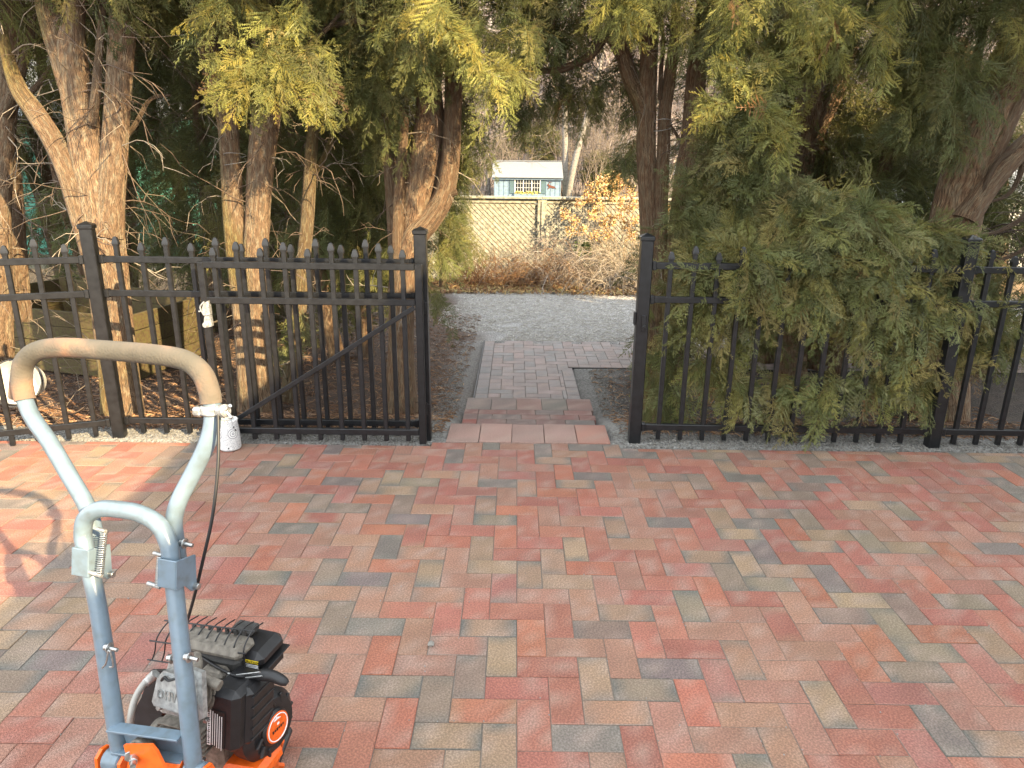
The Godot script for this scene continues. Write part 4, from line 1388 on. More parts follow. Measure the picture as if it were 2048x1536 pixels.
# clusters: [Vector4(centre, reach), how many, palette, share of single sprays, flattening]
func crown(t: Node3D, clusters: Array, called := "crown") -> void:
	var where := []
	var tint := []
	for k in 8:
		where.append([])
		tint.append([])
	for c in clusters:
		var q: Vector4 = c[0]
		var pal: Array = LEAFY[c[2]]
		var flat: Vector3 = c[4] if c.size() > 4 else Vector3.ONE
		for i in c[1]:
			var o := rvec()
			while o.length() > 1.0:
				o = rvec()
			var p := v3(q) + o * q.w * flat
			var d := (o * 0.75 + hang + rvec() * 0.5).normalized()
			var nv := (Vector3(0.15, 0.5, 0.75) + rvec() * 0.75).normalized()
			nv = (nv - d * nv.dot(d)).normalized()
			var single: bool = rng.randf() < c[3]
			var b := Basis(d, nv, d.cross(nv))
			var sc := rnd(0.85, 1.55) if single else rnd(0.6, 1.05)
			if c.size() > 5:
				sc *= c[5]
			# hang the piece from its stalk so that it fills the cluster
			var id := rng.randi() % 4 + (0 if single else 4)
			where[id].append(Transform3D(b.scaled(Vector3.ONE * sc), p - d * (0.05 if single else 0.11) * sc))
			var g := rnd(0.65, 1.25)
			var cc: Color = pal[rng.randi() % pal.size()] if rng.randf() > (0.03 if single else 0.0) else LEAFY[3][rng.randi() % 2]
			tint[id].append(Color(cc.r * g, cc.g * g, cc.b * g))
	for id in 8:
		if where[id].size() > 0:
			many(called, SPRAYS[id] if id < 4 else BOUGHS[id - 4], M.leaf, t, where[id], tint[id])

func trunk(t: Node3D, stems: Array, limbs: Array, tone := Color.WHITE, mossy := false) -> void:  # darker tones paint canopy shade onto the bark of inner trees
	for s in stems:
		var st := begin()
		col = tone
		tube(st, smooth_path(s, 12), 18, 0.11, true, mossy)
		part("trunk", done(st), M.bark, t)
	for l in limbs:
		var st := begin()
		col = tone * 0.9
		tube(st, smooth_path(l, 7), 10, 0.09)
		part("limb", done(st), M.bark, t)

# dead twigs: thin crooked switches that leave a stem and droop
func dead_twigs(t: Node3D, from: Array, n: int, l0: float, l1: float, tones: Array) -> void:
	var st := begin()
	for i in n:
		var s: Array = from[rng.randi() % from.size()]
		var f := rng.randf() * (s.size() - 1.001)
		var a: Vector4 = s[int(f)].lerp(s[int(f) + 1], fmod(f, 1.0))
		var p := v3(a)
		var d := Vector3(rnd(-1, 1), rnd(-0.25, 0.55), rnd(-1, 1)).normalized()
		var len := rnd(l0, l1)
		var r := rnd(0.002, 0.0065)
		var pp := [Vector4(p.x, p.y, p.z, r)]
		col = tones[rng.randi() % tones.size()]
		for k in 6:
			d = (d + rvec() * 0.28 + Vector3(0, -0.13, 0)).normalized()
			p += d * len / 6.0
			pp.append(Vector4(p.x, p.y, p.z, r * (1.0 - (k + 1) / 7.0)))
			if k > 1 and rng.randf() < 0.6:
				var d2 := (d + rvec() * 0.9).normalized()
				var p2 := p + d2 * len * 0.16 + rvec() * 0.02
				var p3 := p2 + (d2 + Vector3(0, -0.4, 0) + rvec() * 0.4).normalized() * len * 0.16
				tube(st, [Vector4(p.x, p.y, p.z, r * 0.55), Vector4(p2.x, p2.y, p2.z, r * 0.4), Vector4(p3.x, p3.y, p3.z, r * 0.15)], 4, 0.0, false)
		tube(st, pp, 4, 0.0, false)
	var o := part("dead_twigs", done(st), M.twig, t)
	o.set_meta("kind", "stuff")

const GREYTWIG := [Color(0.30, 0.24, 0.18), Color(0.22, 0.16, 0.12), Color(0.42, 0.36, 0.28), Color(0.16, 0.11, 0.08)]

func limb_to(a: Vector4, c: Vector4, r: float) -> Array:
	var m := (v3(a) + v3(c)) * 0.5 + Vector3(0, 0.12, 0)
	return [Vector4(a.x, a.y, a.z, r), Vector4(m.x, m.y, m.z, r * 0.75), Vector4(c.x, c.y, c.z, r * 0.35)]

func cedars() -> void:
	rng.seed = 404
	make_foliage()
	var trees := "cedars along the fence"
	# 1: stems at the left edge
	var t := thing("cedar_tree", "twisted cedar stems at the far left edge behind the raised bed", "tree", Vector3.ZERO, 0.0, trees)
	var s1 := [[Vector4(-4.029, 0.079, -5.3, 0.116), Vector4(-3.914, 0.55, -5.3, 0.094), Vector4(-3.769, 1.178, -5.3, 0.073), Vector4(-3.616, 1.764, -5.3, 0.067), Vector4(-3.483, 2.187, -5.3, 0.072), Vector4(-3.384, 2.59, -5.3, 0.077), Vector4(-3.251, 3.172, -5.3, 0.065), Vector4(-3.084, 3.971, -5.3, 0.04)]]
	s1.append([Vector4(-3.895, 0.354, -5.5, 0.067), Vector4(-3.817, 0.902, -5.5, 0.058), Vector4(-3.761, 1.348, -5.5, 0.056), Vector4(-3.738, 1.807, -5.5, 0.048), Vector4(-3.766, 2.242, -5.5, 0.043)])
	trunk(t, s1, [[Vector4(-3.535, 1.858, -5.2, 0.045), Vector4(-3.375, 2.114, -5.2, 0.03), Vector4(-3.248, 2.392, -5.2, 0.025), Vector4(-3.166, 2.689, -5.2, 0.02)], [Vector4(-3.477, 2.113, -5.2, 0.027), Vector4(-3.382, 1.988, -5.2, 0.022), Vector4(-3.268, 2.052, -5.2, 0.017), Vector4(-3.12, 2.21, -5.2, 0.012)]])
	dead_twigs(t, s1, 120, 0.25, 0.8, GREYTWIG)
	upper_crown(t, Vector3(-5.6, 3.0, -6.6), Vector3(-3.9, 6.0, -4.7), 26)
	crown(t, [[Vector4(-3.263, 3.03, -5.2, 0.64), 90, 1, 0.3], [Vector4(-3.997, 2.833, -5.6, 0.527), 60, 0, 0.3], [Vector4(-3.119, 3.808, -5.4, 0.825), 80, 1, 0.2]])
	# 2: the big clump behind the left post
	t = thing("cedar_tree", "thick sunlit cedar clump of four stems behind the left fence post", "tree", Vector3.ZERO, 0.0, trees)
	var s2 := [[Vector4(-2.605, -0.113, -4.5, 0.108), Vector4(-2.589, 0.036, -4.5, 0.09), Vector4(-2.574, 0.381, -4.5, 0.085), Vector4(-2.557, 0.712, -4.5, 0.087), Vector4(-2.552, 0.967, -4.5, 0.098), Vector4(-2.567, 1.213, -4.5, 0.121), Vector4(-2.57, 1.481, -4.5, 0.113), Vector4(-2.583, 1.739, -4.5, 0.099), Vector4(-2.592, 1.934, -4.5, 0.089), Vector4(-2.59, 2.15, -4.5, 0.079), Vector4(-2.553, 2.335, -4.5, 0.06), Vector4(-2.481, 2.59, -4.5, 0.054), Vector4(-2.381, 3.074, -4.5, 0.046), Vector4(-2.258, 3.738, -4.5, 0.028)]]
	s2.append([Vector4(-2.69, -0.096, -4.45, 0.067), Vector4(-2.676, 0.121, -4.45, 0.051), Vector4(-2.659, 0.459, -4.45, 0.048), Vector4(-2.648, 0.784, -4.45, 0.047), Vector4(-2.652, 1.033, -4.45, 0.053), Vector4(-2.663, 1.245, -4.45, 0.064), Vector4(-2.693, 1.48, -4.45, 0.063), Vector4(-2.751, 1.665, -4.45, 0.057), Vector4(-2.833, 1.831, -4.45, 0.053), Vector4(-2.904, 1.954, -4.45, 0.047), Vector4(-2.937, 2.114, -4.45, 0.035), Vector4(-2.943, 2.271, -4.45, 0.026)])
	s2.append([Vector4(-2.533, 1.125, -4.47, 0.09), Vector4(-2.479, 1.336, -4.47, 0.076), Vector4(-2.429, 1.541, -4.47, 0.075), Vector4(-2.372, 1.796, -4.47, 0.071), Vector4(-2.31, 2.069, -4.47, 0.073), Vector4(-2.261, 2.281, -4.47, 0.074), Vector4(-2.208, 2.536, -4.47, 0.067), Vector4(-2.127, 2.973, -4.47, 0.054), Vector4(-2.031, 3.556, -4.47, 0.034)])
	s2.append([Vector4(-2.627, 1.935, -4.52, 0.083), Vector4(-2.659, 2.126, -4.52, 0.076), Vector4(-2.69, 2.285, -4.52, 0.069), Vector4(-2.699, 2.441, -4.52, 0.066), Vector4(-2.679, 2.693, -4.52, 0.056), Vector4(-2.599, 3.217, -4.52, 0.038)])
	s2.append([Vector4(-2.497, 1.764, -4.42, 0.023), Vector4(-2.447, 1.928, -4.42, 0.026), Vector4(-2.402, 2.115, -4.42, 0.021), Vector4(-2.349, 2.323, -4.42, 0.018), Vector4(-2.287, 2.574, -4.42, 0.014)])
	trunk(t, s2, [[Vector4(-2.611, 2.137, -4.6, 0.033), Vector4(-2.702, 2.298, -4.6, 0.024), Vector4(-2.68, 2.457, -4.6, 0.02), Vector4(-2.609, 2.663, -4.6, 0.014)], [Vector4(-2.486, 1.628, -4.6, 0.022), Vector4(-2.335, 1.775, -4.6, 0.015), Vector4(-2.223, 1.919, -4.6, 0.012), Vector4(-2.098, 1.948, -4.6, 0.008)], [Vector4(-2.635, 1.817, -4.5, 0.03), Vector4(-2.644, 1.839, -4.5, 0.025), Vector4(-2.653, 1.856, -4.5, 0.022)]], Color.WHITE, true)
	dead_twigs(t, s2, 110, 0.2, 0.7, GREYTWIG)
	upper_crown(t, Vector3(-3.9, 2.9, -6.2), Vector3(-2.2, 6.4, -4.5), 30, 4)
	crown(t, [[Vector4(-2.383, 2.98, -4.5, 0.63), 130, 1, 0.3], [Vector4(-2.092, 2.868, -4.6, 0.452), 90, 0, 0.3], [Vector4(-2.455, 3.698, -4.6, 0.797), 120, 1, 0.2]])
	# 3: twin trunk behind the gate
	t = thing("cedar_tree", "twin trunked cedar with bright yellow green sprays behind the gate", "tree", Vector3.ZERO, 0.0, trees)
	var s3 := [[Vector4(-1.91, -0.155, -4.85, 0.087), Vector4(-1.883, 0.3, -4.85, 0.081), Vector4(-1.886, 0.656, -4.85, 0.072), Vector4(-1.889, 0.93, -4.85, 0.071), Vector4(-1.882, 1.228, -4.85, 0.07), Vector4(-1.868, 1.516, -4.85, 0.065), Vector4(-1.862, 1.793, -4.85, 0.064), Vector4(-1.884, 2.002, -4.85, 0.067), Vector4(-1.924, 2.205, -4.85, 0.072), Vector4(-1.954, 2.431, -4.85, 0.071), Vector4(-1.953, 2.677, -4.85, 0.064), Vector4(-1.894, 3.296, -4.85, 0.049), Vector4(-1.831, 3.911, -4.85, 0.031)]]
	s3.append([Vector4(-1.839, -0.169, -4.85, 0.112), Vector4(-1.812, 0.228, -4.85, 0.088), Vector4(-1.789, 0.587, -4.85, 0.083), Vector4(-1.763, 0.932, -4.85, 0.085), Vector4(-1.718, 1.23, -4.85, 0.08), Vector4(-1.665, 1.549, -4.85, 0.085), Vector4(-1.608, 1.826, -4.85, 0.09), Vector4(-1.551, 2.064, -4.85, 0.095), Vector4(-1.497, 2.295, -4.85, 0.078), Vector4(-1.442, 2.573, -4.85, 0.067), Vector4(-1.367, 3.151, -4.85, 0.053), Vector4(-1.298, 3.824, -4.85, 0.031)])
	trunk(t, s3, [[Vector4(-1.538, 2.03, -4.8, 0.047), Vector4(-1.414, 2.203, -4.8, 0.034), Vector4(-1.218, 2.346, -4.8, 0.025), Vector4(-0.909, 2.351, -4.5, 0.013)], [Vector4(-1.871, 1.997, -4.8, 0.041), Vector4(-1.753, 2.228, -4.8, 0.028), Vector4(-1.651, 2.313, -4.8, 0.022), Vector4(-1.45, 2.141, -4.35, 0.011)], [Vector4(-1.503, 2.174, -4.8, 0.04), Vector4(-1.339, 2.372, -4.8, 0.028), Vector4(-1.173, 2.565, -4.8, 0.021), Vector4(-1.016, 2.674, -4.8, 0.012)], [Vector4(-1.301, 2.191, -4.6, 0.013), Vector4(-1.138, 2.308, -4.6, 0.012), Vector4(-1.015, 2.415, -4.6, 0.009), Vector4(-0.931, 2.342, -4.6, 0.006), Vector4(-0.814, 2.338, -4.6, 0.004)]], Color.WHITE, true)
	dead_twigs(t, s3, 70, 0.2, 0.6, GREYTWIG)
	upper_crown(t, Vector3(-2.3, 2.8, -6.2), Vector3(-1.0, 6.4, -4.5), 28, 9)
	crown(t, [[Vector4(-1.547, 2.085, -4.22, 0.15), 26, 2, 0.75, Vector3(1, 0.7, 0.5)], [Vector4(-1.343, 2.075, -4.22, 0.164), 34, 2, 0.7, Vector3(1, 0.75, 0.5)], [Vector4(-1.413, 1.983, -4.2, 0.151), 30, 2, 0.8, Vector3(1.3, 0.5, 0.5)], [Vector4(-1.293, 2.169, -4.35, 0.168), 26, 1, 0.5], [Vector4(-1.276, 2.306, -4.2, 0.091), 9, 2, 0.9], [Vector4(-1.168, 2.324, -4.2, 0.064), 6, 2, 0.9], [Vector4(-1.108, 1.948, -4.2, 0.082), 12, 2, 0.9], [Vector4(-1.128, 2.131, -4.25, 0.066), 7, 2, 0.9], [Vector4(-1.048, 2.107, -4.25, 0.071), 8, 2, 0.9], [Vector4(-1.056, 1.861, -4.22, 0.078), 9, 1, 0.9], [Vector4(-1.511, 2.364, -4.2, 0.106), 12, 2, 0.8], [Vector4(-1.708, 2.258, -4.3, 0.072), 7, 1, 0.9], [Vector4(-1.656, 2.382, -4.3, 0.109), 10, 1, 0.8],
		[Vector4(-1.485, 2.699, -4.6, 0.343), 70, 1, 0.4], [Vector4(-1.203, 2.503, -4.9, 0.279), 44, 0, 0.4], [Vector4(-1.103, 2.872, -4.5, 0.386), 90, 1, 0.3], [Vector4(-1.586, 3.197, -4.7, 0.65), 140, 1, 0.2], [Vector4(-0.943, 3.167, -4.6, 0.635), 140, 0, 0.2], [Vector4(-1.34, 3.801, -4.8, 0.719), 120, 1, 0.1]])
	# 4: slender stem
	t = thing("cedar_tree", "slender leaning cedar stem between the twin trunk and the gate post tree", "tree", Vector3.ZERO, 0.0, trees)
	var s4 := [[Vector4(-1.687, -0.135, -5.05, 0.067), Vector4(-1.619, 0.253, -5.05, 0.055), Vector4(-1.549, 0.588, -5.05, 0.054), Vector4(-1.496, 0.91, -5.05, 0.049), Vector4(-1.445, 1.22, -5.05, 0.045), Vector4(-1.406, 1.52, -5.05, 0.041), Vector4(-1.367, 1.777, -5.05, 0.037), Vector4(-1.315, 1.996, -5.05, 0.028), Vector4(-1.241, 2.269, -5.05, 0.023), Vector4(-1.18, 2.561, -5.05, 0.019), Vector4(-1.109, 3.114, -5.05, 0.015)]]
	s4.append([Vector4(-1.435, 1.453, -5.1, 0.028), Vector4(-1.333, 1.586, -5.1, 0.021), Vector4(-1.257, 1.748, -5.1, 0.019), Vector4(-1.216, 1.97, -5.1, 0.017), Vector4(-1.188, 2.216, -5.1, 0.015), Vector4(-1.17, 2.396, -5.1, 0.013)])
	trunk(t, s4, [], Color(0.9, 0.95, 0.85), true)
	dead_twigs(t, s4, 70, 0.15, 0.55, GREYTWIG)
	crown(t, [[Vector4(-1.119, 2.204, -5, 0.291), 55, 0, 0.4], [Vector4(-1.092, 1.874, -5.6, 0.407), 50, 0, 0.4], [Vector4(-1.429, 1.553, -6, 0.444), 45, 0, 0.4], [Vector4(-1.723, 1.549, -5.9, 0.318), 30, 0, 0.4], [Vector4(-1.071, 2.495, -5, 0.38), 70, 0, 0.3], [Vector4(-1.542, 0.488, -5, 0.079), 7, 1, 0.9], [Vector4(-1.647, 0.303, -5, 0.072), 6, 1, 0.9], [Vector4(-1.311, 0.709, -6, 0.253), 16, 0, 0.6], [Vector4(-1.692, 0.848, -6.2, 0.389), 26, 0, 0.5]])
	# 5: the forked tree by the gate post
	t = thing("cedar_tree", "dark forked cedar with mossy side behind the left gate post", "tree", Vector3.ZERO, 0.0, trees)
	var s5 := [[Vector4(-0.818, -0.191, -4.95, 0.122), Vector4(-0.809, 0.288, -4.95, 0.093), Vector4(-0.79, 0.651, -4.95, 0.088), Vector4(-0.752, 0.931, -4.95, 0.093), Vector4(-0.692, 1.102, -4.95, 0.092), Vector4(-0.587, 1.217, -4.95, 0.082), Vector4(-0.496, 1.362, -4.95, 0.071), Vector4(-0.449, 1.563, -4.95, 0.063), Vector4(-0.429, 1.813, -4.95, 0.059), Vector4(-0.419, 2.086, -4.95, 0.056), Vector4(-0.428, 2.321, -4.95, 0.051), Vector4(-0.436, 2.659, -4.95, 0.043), Vector4(-0.437, 3.345, -4.95, 0.03)]]
	s5.append([Vector4(-0.798, 0.642, -5, 0.099), Vector4(-0.751, 0.994, -5, 0.097), Vector4(-0.687, 1.265, -5, 0.106), Vector4(-0.625, 1.561, -5, 0.108), Vector4(-0.585, 1.814, -5, 0.099), Vector4(-0.581, 1.999, -5, 0.082), Vector4(-0.563, 2.209, -5, 0.058), Vector4(-0.532, 2.472, -5, 0.044), Vector4(-0.49, 2.998, -5, 0.031)])
	s5.append([Vector4(-0.801, 0.797, -4.92, 0.045), Vector4(-0.801, 1.07, -4.92, 0.043), Vector4(-0.789, 1.334, -4.92, 0.037), Vector4(-0.76, 1.591, -4.92, 0.033), Vector4(-0.739, 1.808, -4.92, 0.029), Vector4(-0.742, 1.915, -4.92, 0.028)])
	s5.append([Vector4(-0.819, 0.56, -5.05, 0.065), Vector4(-0.838, 0.917, -5.05, 0.053), Vector4(-0.848, 1.227, -5.05, 0.049), Vector4(-0.864, 1.526, -5.05, 0.044), Vector4(-0.887, 1.782, -5.05, 0.037), Vector4(-0.938, 2, -5.05, 0.031), Vector4(-0.975, 2.182, -5.05, 0.023)])
	trunk(t, s5, [[Vector4(-0.433, 2.139, -4.9, 0.035), Vector4(-0.589, 2.254, -4.9, 0.025), Vector4(-0.743, 2.338, -4.9, 0.016)], [Vector4(-0.525, 1.991, -4.9, 0.032), Vector4(-0.495, 2.197, -4.9, 0.024), Vector4(-0.413, 2.427, -4.9, 0.017)], [Vector4(-0.467, 1.363, -4.93, 0.023), Vector4(-0.43, 1.383, -4.93, 0.022), Vector4(-0.399, 1.39, -4.93, 0.02)]], Color(0.85, 0.8, 0.76), true)
	dead_twigs(t, s5, 60, 0.15, 0.5, GREYTWIG)
	upper_crown(t, Vector3(-1.2, 2.8, -6.2), Vector3(0.1, 6.0, -4.5), 24, 13)
	crown(t, [[Vector4(-0.712, 2.334, -4.7, 0.27), 75, 0, 0.4], [Vector4(-0.883, 2.017, -4.9, 0.256), 55, 0, 0.4], [Vector4(-0.527, 2.261, -4.4, 0.197), 40, 1, 0.6], [Vector4(-0.447, 2.326, -4.2, 0.096), 12, 2, 0.8], [Vector4(-0.395, 2.218, -4.2, 0.081), 10, 2, 0.9], [Vector4(-0.3, 2.321, -4.6, 0.147), 34, 1, 0.6], [Vector4(-0.795, 1.753, -5.1, 0.203), 26, 0, 0.5], [Vector4(-0.368, 2.102, -5.1, 0.133), 26, 0, 0.5, Vector3(0.7, 1.4, 1)], [Vector4(-0.355, 1.758, -5.1, 0.122), 28, 0, 0.5, Vector3(0.6, 1.7, 1)], [Vector4(-0.381, 1.53, -5.2, 0.084), 10, 0, 0.6],
		[Vector4(-0.484, 1.072, -5.3, 0.139), 22, 0, 0.6], [Vector4(-0.522, 0.915, -5.1, 0.1), 12, 0, 0.7], [Vector4(-0.552, 0.645, -5, 0.064), 9, 0, 0.8, Vector3(0.6, 1.6, 1)],
		[Vector4(-0.207, 2.133, -4.2, 0.07), 10, 2, 0.9], [Vector4(-0.139, 2.009, -4.2, 0.12), 20, 2, 0.9], [Vector4(-0.03, 1.985, -4.2, 0.071), 8, 2, 0.9], [Vector4(0.009, 2.207, -4.35, 0.14), 22, 1, 0.8], [Vector4(-0.136, 2.333, -4.5, 0.201), 24, 1, 0.6], [Vector4(0.098, 2.342, -4.7, 0.21), 20, 0, 0.6],
		[Vector4(-0.621, 2.857, -4.6, 0.509), 130, 1, 0.3], [Vector4(-0.173, 2.813, -4.7, 0.435), 110, 0, 0.4], [Vector4(-0.451, 3.443, -4.7, 0.721), 140, 1, 0.2], [Vector4(-1, 2.283, -5.6, 0.434), 50, 0, 0.3]])
	# 6: right of the opening
	t = thing("cedar_tree", "three stemmed cedar right of the gate opening with dark hanging boughs", "tree", Vector3.ZERO, 0.0, trees)
	var s6 := [[Vector4(1.047, -0.259, -5, 0.123), Vector4(1.024, 0.072, -5, 0.081), Vector4(0.995, 0.446, -5, 0.068), Vector4(0.959, 0.805, -5, 0.062), Vector4(0.921, 1.116, -5, 0.062), Vector4(0.892, 1.382, -5, 0.061), Vector4(0.866, 1.673, -5, 0.063), Vector4(0.852, 1.983, -5, 0.061), Vector4(0.844, 2.253, -5, 0.058), Vector4(0.825, 2.57, -5, 0.063), Vector4(0.791, 2.902, -5, 0.052), Vector4(0.725, 3.622, -5, 0.032)]]
	s6.append([Vector4(0.856, 1.877, -5.02, 0.056), Vector4(0.803, 1.984, -5.02, 0.056), Vector4(0.722, 2.135, -5.02, 0.052), Vector4(0.674, 2.283, -5.02, 0.048), Vector4(0.639, 2.458, -5.02, 0.045), Vector4(0.605, 2.741, -5.02, 0.038)])
	s6.append([Vector4(1.03, 0.526, -4.97, 0.053), Vector4(1.008, 0.88, -4.97, 0.047), Vector4(0.986, 1.186, -4.97, 0.043), Vector4(0.973, 1.45, -4.97, 0.044), Vector4(0.968, 1.704, -4.97, 0.041), Vector4(0.962, 1.921, -4.97, 0.042), Vector4(0.979, 2.132, -4.97, 0.039), Vector4(0.992, 2.367, -4.97, 0.032), Vector4(0.981, 2.677, -4.97, 0.025)])
	s6.append([Vector4(1.094, 0.088, -4.95, 0.069), Vector4(1.089, 0.531, -4.95, 0.064), Vector4(1.094, 0.918, -4.95, 0.062), Vector4(1.105, 1.223, -4.95, 0.061), Vector4(1.114, 1.484, -4.95, 0.06), Vector4(1.135, 1.706, -4.95, 0.059), Vector4(1.146, 1.922, -4.95, 0.062), Vector4(1.151, 2.161, -4.95, 0.064), Vector4(1.172, 2.422, -4.95, 0.063), Vector4(1.175, 2.73, -4.95, 0.055), Vector4(1.137, 3.458, -4.95, 0.032)])
	s6.append([Vector4(1.139, 1.706, -4.95, 0.043), Vector4(1.197, 1.793, -4.95, 0.036), Vector4(1.254, 1.877, -4.95, 0.026), Vector4(1.346, 1.939, -4.95, 0.019)])
	trunk(t, s6, [[Vector4(0.673, 2.251, -5, 0.045), Vector4(0.568, 2.367, -5, 0.035), Vector4(0.461, 2.249, -5, 0.029), Vector4(0.303, 2.173, -5, 0.024), Vector4(0.158, 2.157, -5, 0.019), Vector4(0.011, 2.215, -5, 0.013)], [Vector4(0.921, 1.98, -4.95, 0.016), Vector4(0.915, 2.159, -4.95, 0.014), Vector4(0.917, 2.305, -4.95, 0.013), Vector4(0.894, 2.448, -4.95, 0.009)], [Vector4(1.097, 2.368, -4.8, 0.034), Vector4(1.25, 2.485, -4.8, 0.018), Vector4(1.408, 2.427, -4.8, 0.014), Vector4(1.422, 2.363, -4.3, 0.008)], [Vector4(1.102, 1.674, -4.95, 0.013), Vector4(1.056, 1.752, -4.95, 0.011), Vector4(0.998, 1.828, -4.95, 0.008)]], Color(0.85, 0.8, 0.76), true)
	dead_twigs(t, s6, 60, 0.15, 0.5, GREYTWIG)
	upper_crown(t, Vector3(0.7, 2.9, -6.0), Vector3(1.7, 6.0, -4.5), 24, 3)
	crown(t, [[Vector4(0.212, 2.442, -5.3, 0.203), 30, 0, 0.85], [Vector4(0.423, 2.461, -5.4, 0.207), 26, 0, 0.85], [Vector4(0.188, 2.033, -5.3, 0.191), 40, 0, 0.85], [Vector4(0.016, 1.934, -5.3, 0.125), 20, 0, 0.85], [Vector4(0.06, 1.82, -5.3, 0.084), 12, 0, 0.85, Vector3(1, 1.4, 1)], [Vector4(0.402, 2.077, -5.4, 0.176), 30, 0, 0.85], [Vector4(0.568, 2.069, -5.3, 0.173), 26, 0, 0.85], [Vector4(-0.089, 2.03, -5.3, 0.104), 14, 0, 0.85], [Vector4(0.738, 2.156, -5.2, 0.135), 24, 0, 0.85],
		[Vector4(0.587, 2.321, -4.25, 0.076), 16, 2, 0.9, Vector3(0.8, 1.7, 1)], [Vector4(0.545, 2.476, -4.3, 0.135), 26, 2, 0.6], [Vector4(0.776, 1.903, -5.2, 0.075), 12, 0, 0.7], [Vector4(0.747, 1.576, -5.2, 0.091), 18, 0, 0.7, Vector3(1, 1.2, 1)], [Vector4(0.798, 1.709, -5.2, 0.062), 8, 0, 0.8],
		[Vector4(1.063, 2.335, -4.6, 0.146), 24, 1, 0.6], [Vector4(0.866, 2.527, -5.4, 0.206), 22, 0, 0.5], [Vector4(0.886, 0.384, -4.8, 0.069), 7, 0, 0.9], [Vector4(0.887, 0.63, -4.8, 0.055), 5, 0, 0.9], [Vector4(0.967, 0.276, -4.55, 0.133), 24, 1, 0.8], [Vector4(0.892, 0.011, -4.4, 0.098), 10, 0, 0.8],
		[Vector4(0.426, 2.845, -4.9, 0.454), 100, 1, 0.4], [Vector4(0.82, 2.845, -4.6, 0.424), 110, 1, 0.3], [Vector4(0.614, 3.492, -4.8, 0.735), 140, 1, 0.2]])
	# 7: V shaped trunk further back
	t = thing("cedar_tree", "dark V shaped cedar trunk standing behind the drooping bush", "tree", Vector3.ZERO, 0.0, trees)
	var s7 := [[Vector4(2.521, -0.413, -6.2, 0.146), Vector4(2.434, 0.284, -6.2, 0.128), Vector4(2.363, 0.98, -6.2, 0.12), Vector4(2.336, 1.393, -6.2, 0.126), Vector4(2.347, 1.791, -6.2, 0.123), Vector4(2.376, 2.098, -6.2, 0.109), Vector4(2.392, 2.395, -6.2, 0.088), Vector4(2.389, 2.755, -6.2, 0.074), Vector4(2.349, 3.368, -6.2, 0.053)]]
	s7.append([Vector4(2.353, 1.712, -6.2, 0.103), Vector4(2.453, 1.946, -6.2, 0.094), Vector4(2.537, 2.156, -6.2, 0.085), Vector4(2.606, 2.397, -6.2, 0.068), Vector4(2.65, 2.686, -6.2, 0.051), Vector4(2.683, 3.171, -6.2, 0.034)])
	trunk(t, s7, [[Vector4(2.276, 1.593, -6, 0.052), Vector4(2.022, 1.705, -6, 0.04), Vector4(1.795, 1.588, -6, 0.028), Vector4(1.638, 1.548, -6, 0.018)]], Color(0.85, 0.8, 0.76))
	dead_twigs(t, s7, 40, 0.2, 0.5, GREYTWIG)
	upper_crown(t, Vector3(1.6, 2.9, -6.0), Vector3(2.7, 6.0, -4.5), 24, 3)
	crown(t, [[Vector4(1.605, 2.375, -4.5, 0.228), 60, 1, 0.6], [Vector4(1.24, 2.32, -4.5, 0.201), 46, 1, 0.6], [Vector4(1.744, 2.194, -4.5, 0.173), 36, 1, 0.7], [Vector4(1.319, 2.098, -4.4, 0.142), 26, 1, 0.8], [Vector4(1.553, 2.151, -4.6, 0.148), 26, 0, 0.7],
		[Vector4(1.172, 2.385, -4.2, 0.106), 14, 2, 0.9], [Vector4(1.33, 2.391, -4.2, 0.079), 9, 2, 0.9], [Vector4(1.467, 2.357, -4.2, 0.064), 8, 2, 0.9], [Vector4(1.602, 2.334, -4.2, 0.117), 20, 2, 0.85], [Vector4(1.739, 2.312, -4.2, 0.075), 12, 2, 0.9], [Vector4(1.633, 2.258, -4.25, 0.065), 8, 2, 0.9], [Vector4(1.719, 2.134, -4.25, 0.06), 7, 2, 0.9], [Vector4(1.397, 2.081, -4.25, 0.06), 9, 2, 0.9, Vector3(0.7, 1.5, 1)], [Vector4(1.952, 2.212, -4.25, 0.06), 9, 2, 0.9], [Vector4(2.012, 2.062, -4.25, 0.055), 9, 2, 0.9, Vector3(0.8, 1.4, 1)], [Vector4(1.104, 2.127, -4.2, 0.076), 10, 2, 0.9], [Vector4(2.064, 2.423, -4.3, 0.065), 7, 2, 0.9],
		[Vector4(1.547, 2.824, -4.5, 0.469), 120, 1, 0.3], [Vector4(1.203, 3.233, -4.6, 0.604), 130, 1, 0.2], [Vector4(1.893, 3.322, -4.7, 0.642), 130, 1, 0.2], [Vector4(3.079, 1.602, -6.9, 0.601), 80, 0, 0.3], [Vector4(3.294, 2.14, -6.6, 0.474), 60, 0, 0.3], [Vector4(1.961, 1.716, -6.6, 0.396), 46, 0, 0.3]])
	# the bush of low boughs hanging over the fence
	var b := thing("cedar_bush", "drooping olive green cedar bush hanging over the right fence", "bush", Vector3.ZERO)
	var lb := []
	for q in [Vector4(1.283, 1.328, -4.3, 0.059), Vector4(1.495, 1.177, -4.1, 0.057), Vector4(1.834, 1.181, -4.1, 0.057), Vector4(2.134, 1.072, -4.1, 0.057), Vector4(1.363, 0.832, -4.1, 0.058), Vector4(1.768, 0.837, -4.1, 0.058), Vector4(2.441, 0.946, -4.2, 0.059), Vector4(1.284, 0.444, -4.2, 0.061), Vector4(1.727, 0.257, -4.1, 0.06), Vector4(2.264, 0.296, -4.1, 0.06)]:
		lb.append(limb_to(Vector4(2.04, 0.787, -5.2, 0.073), q, 0.016))
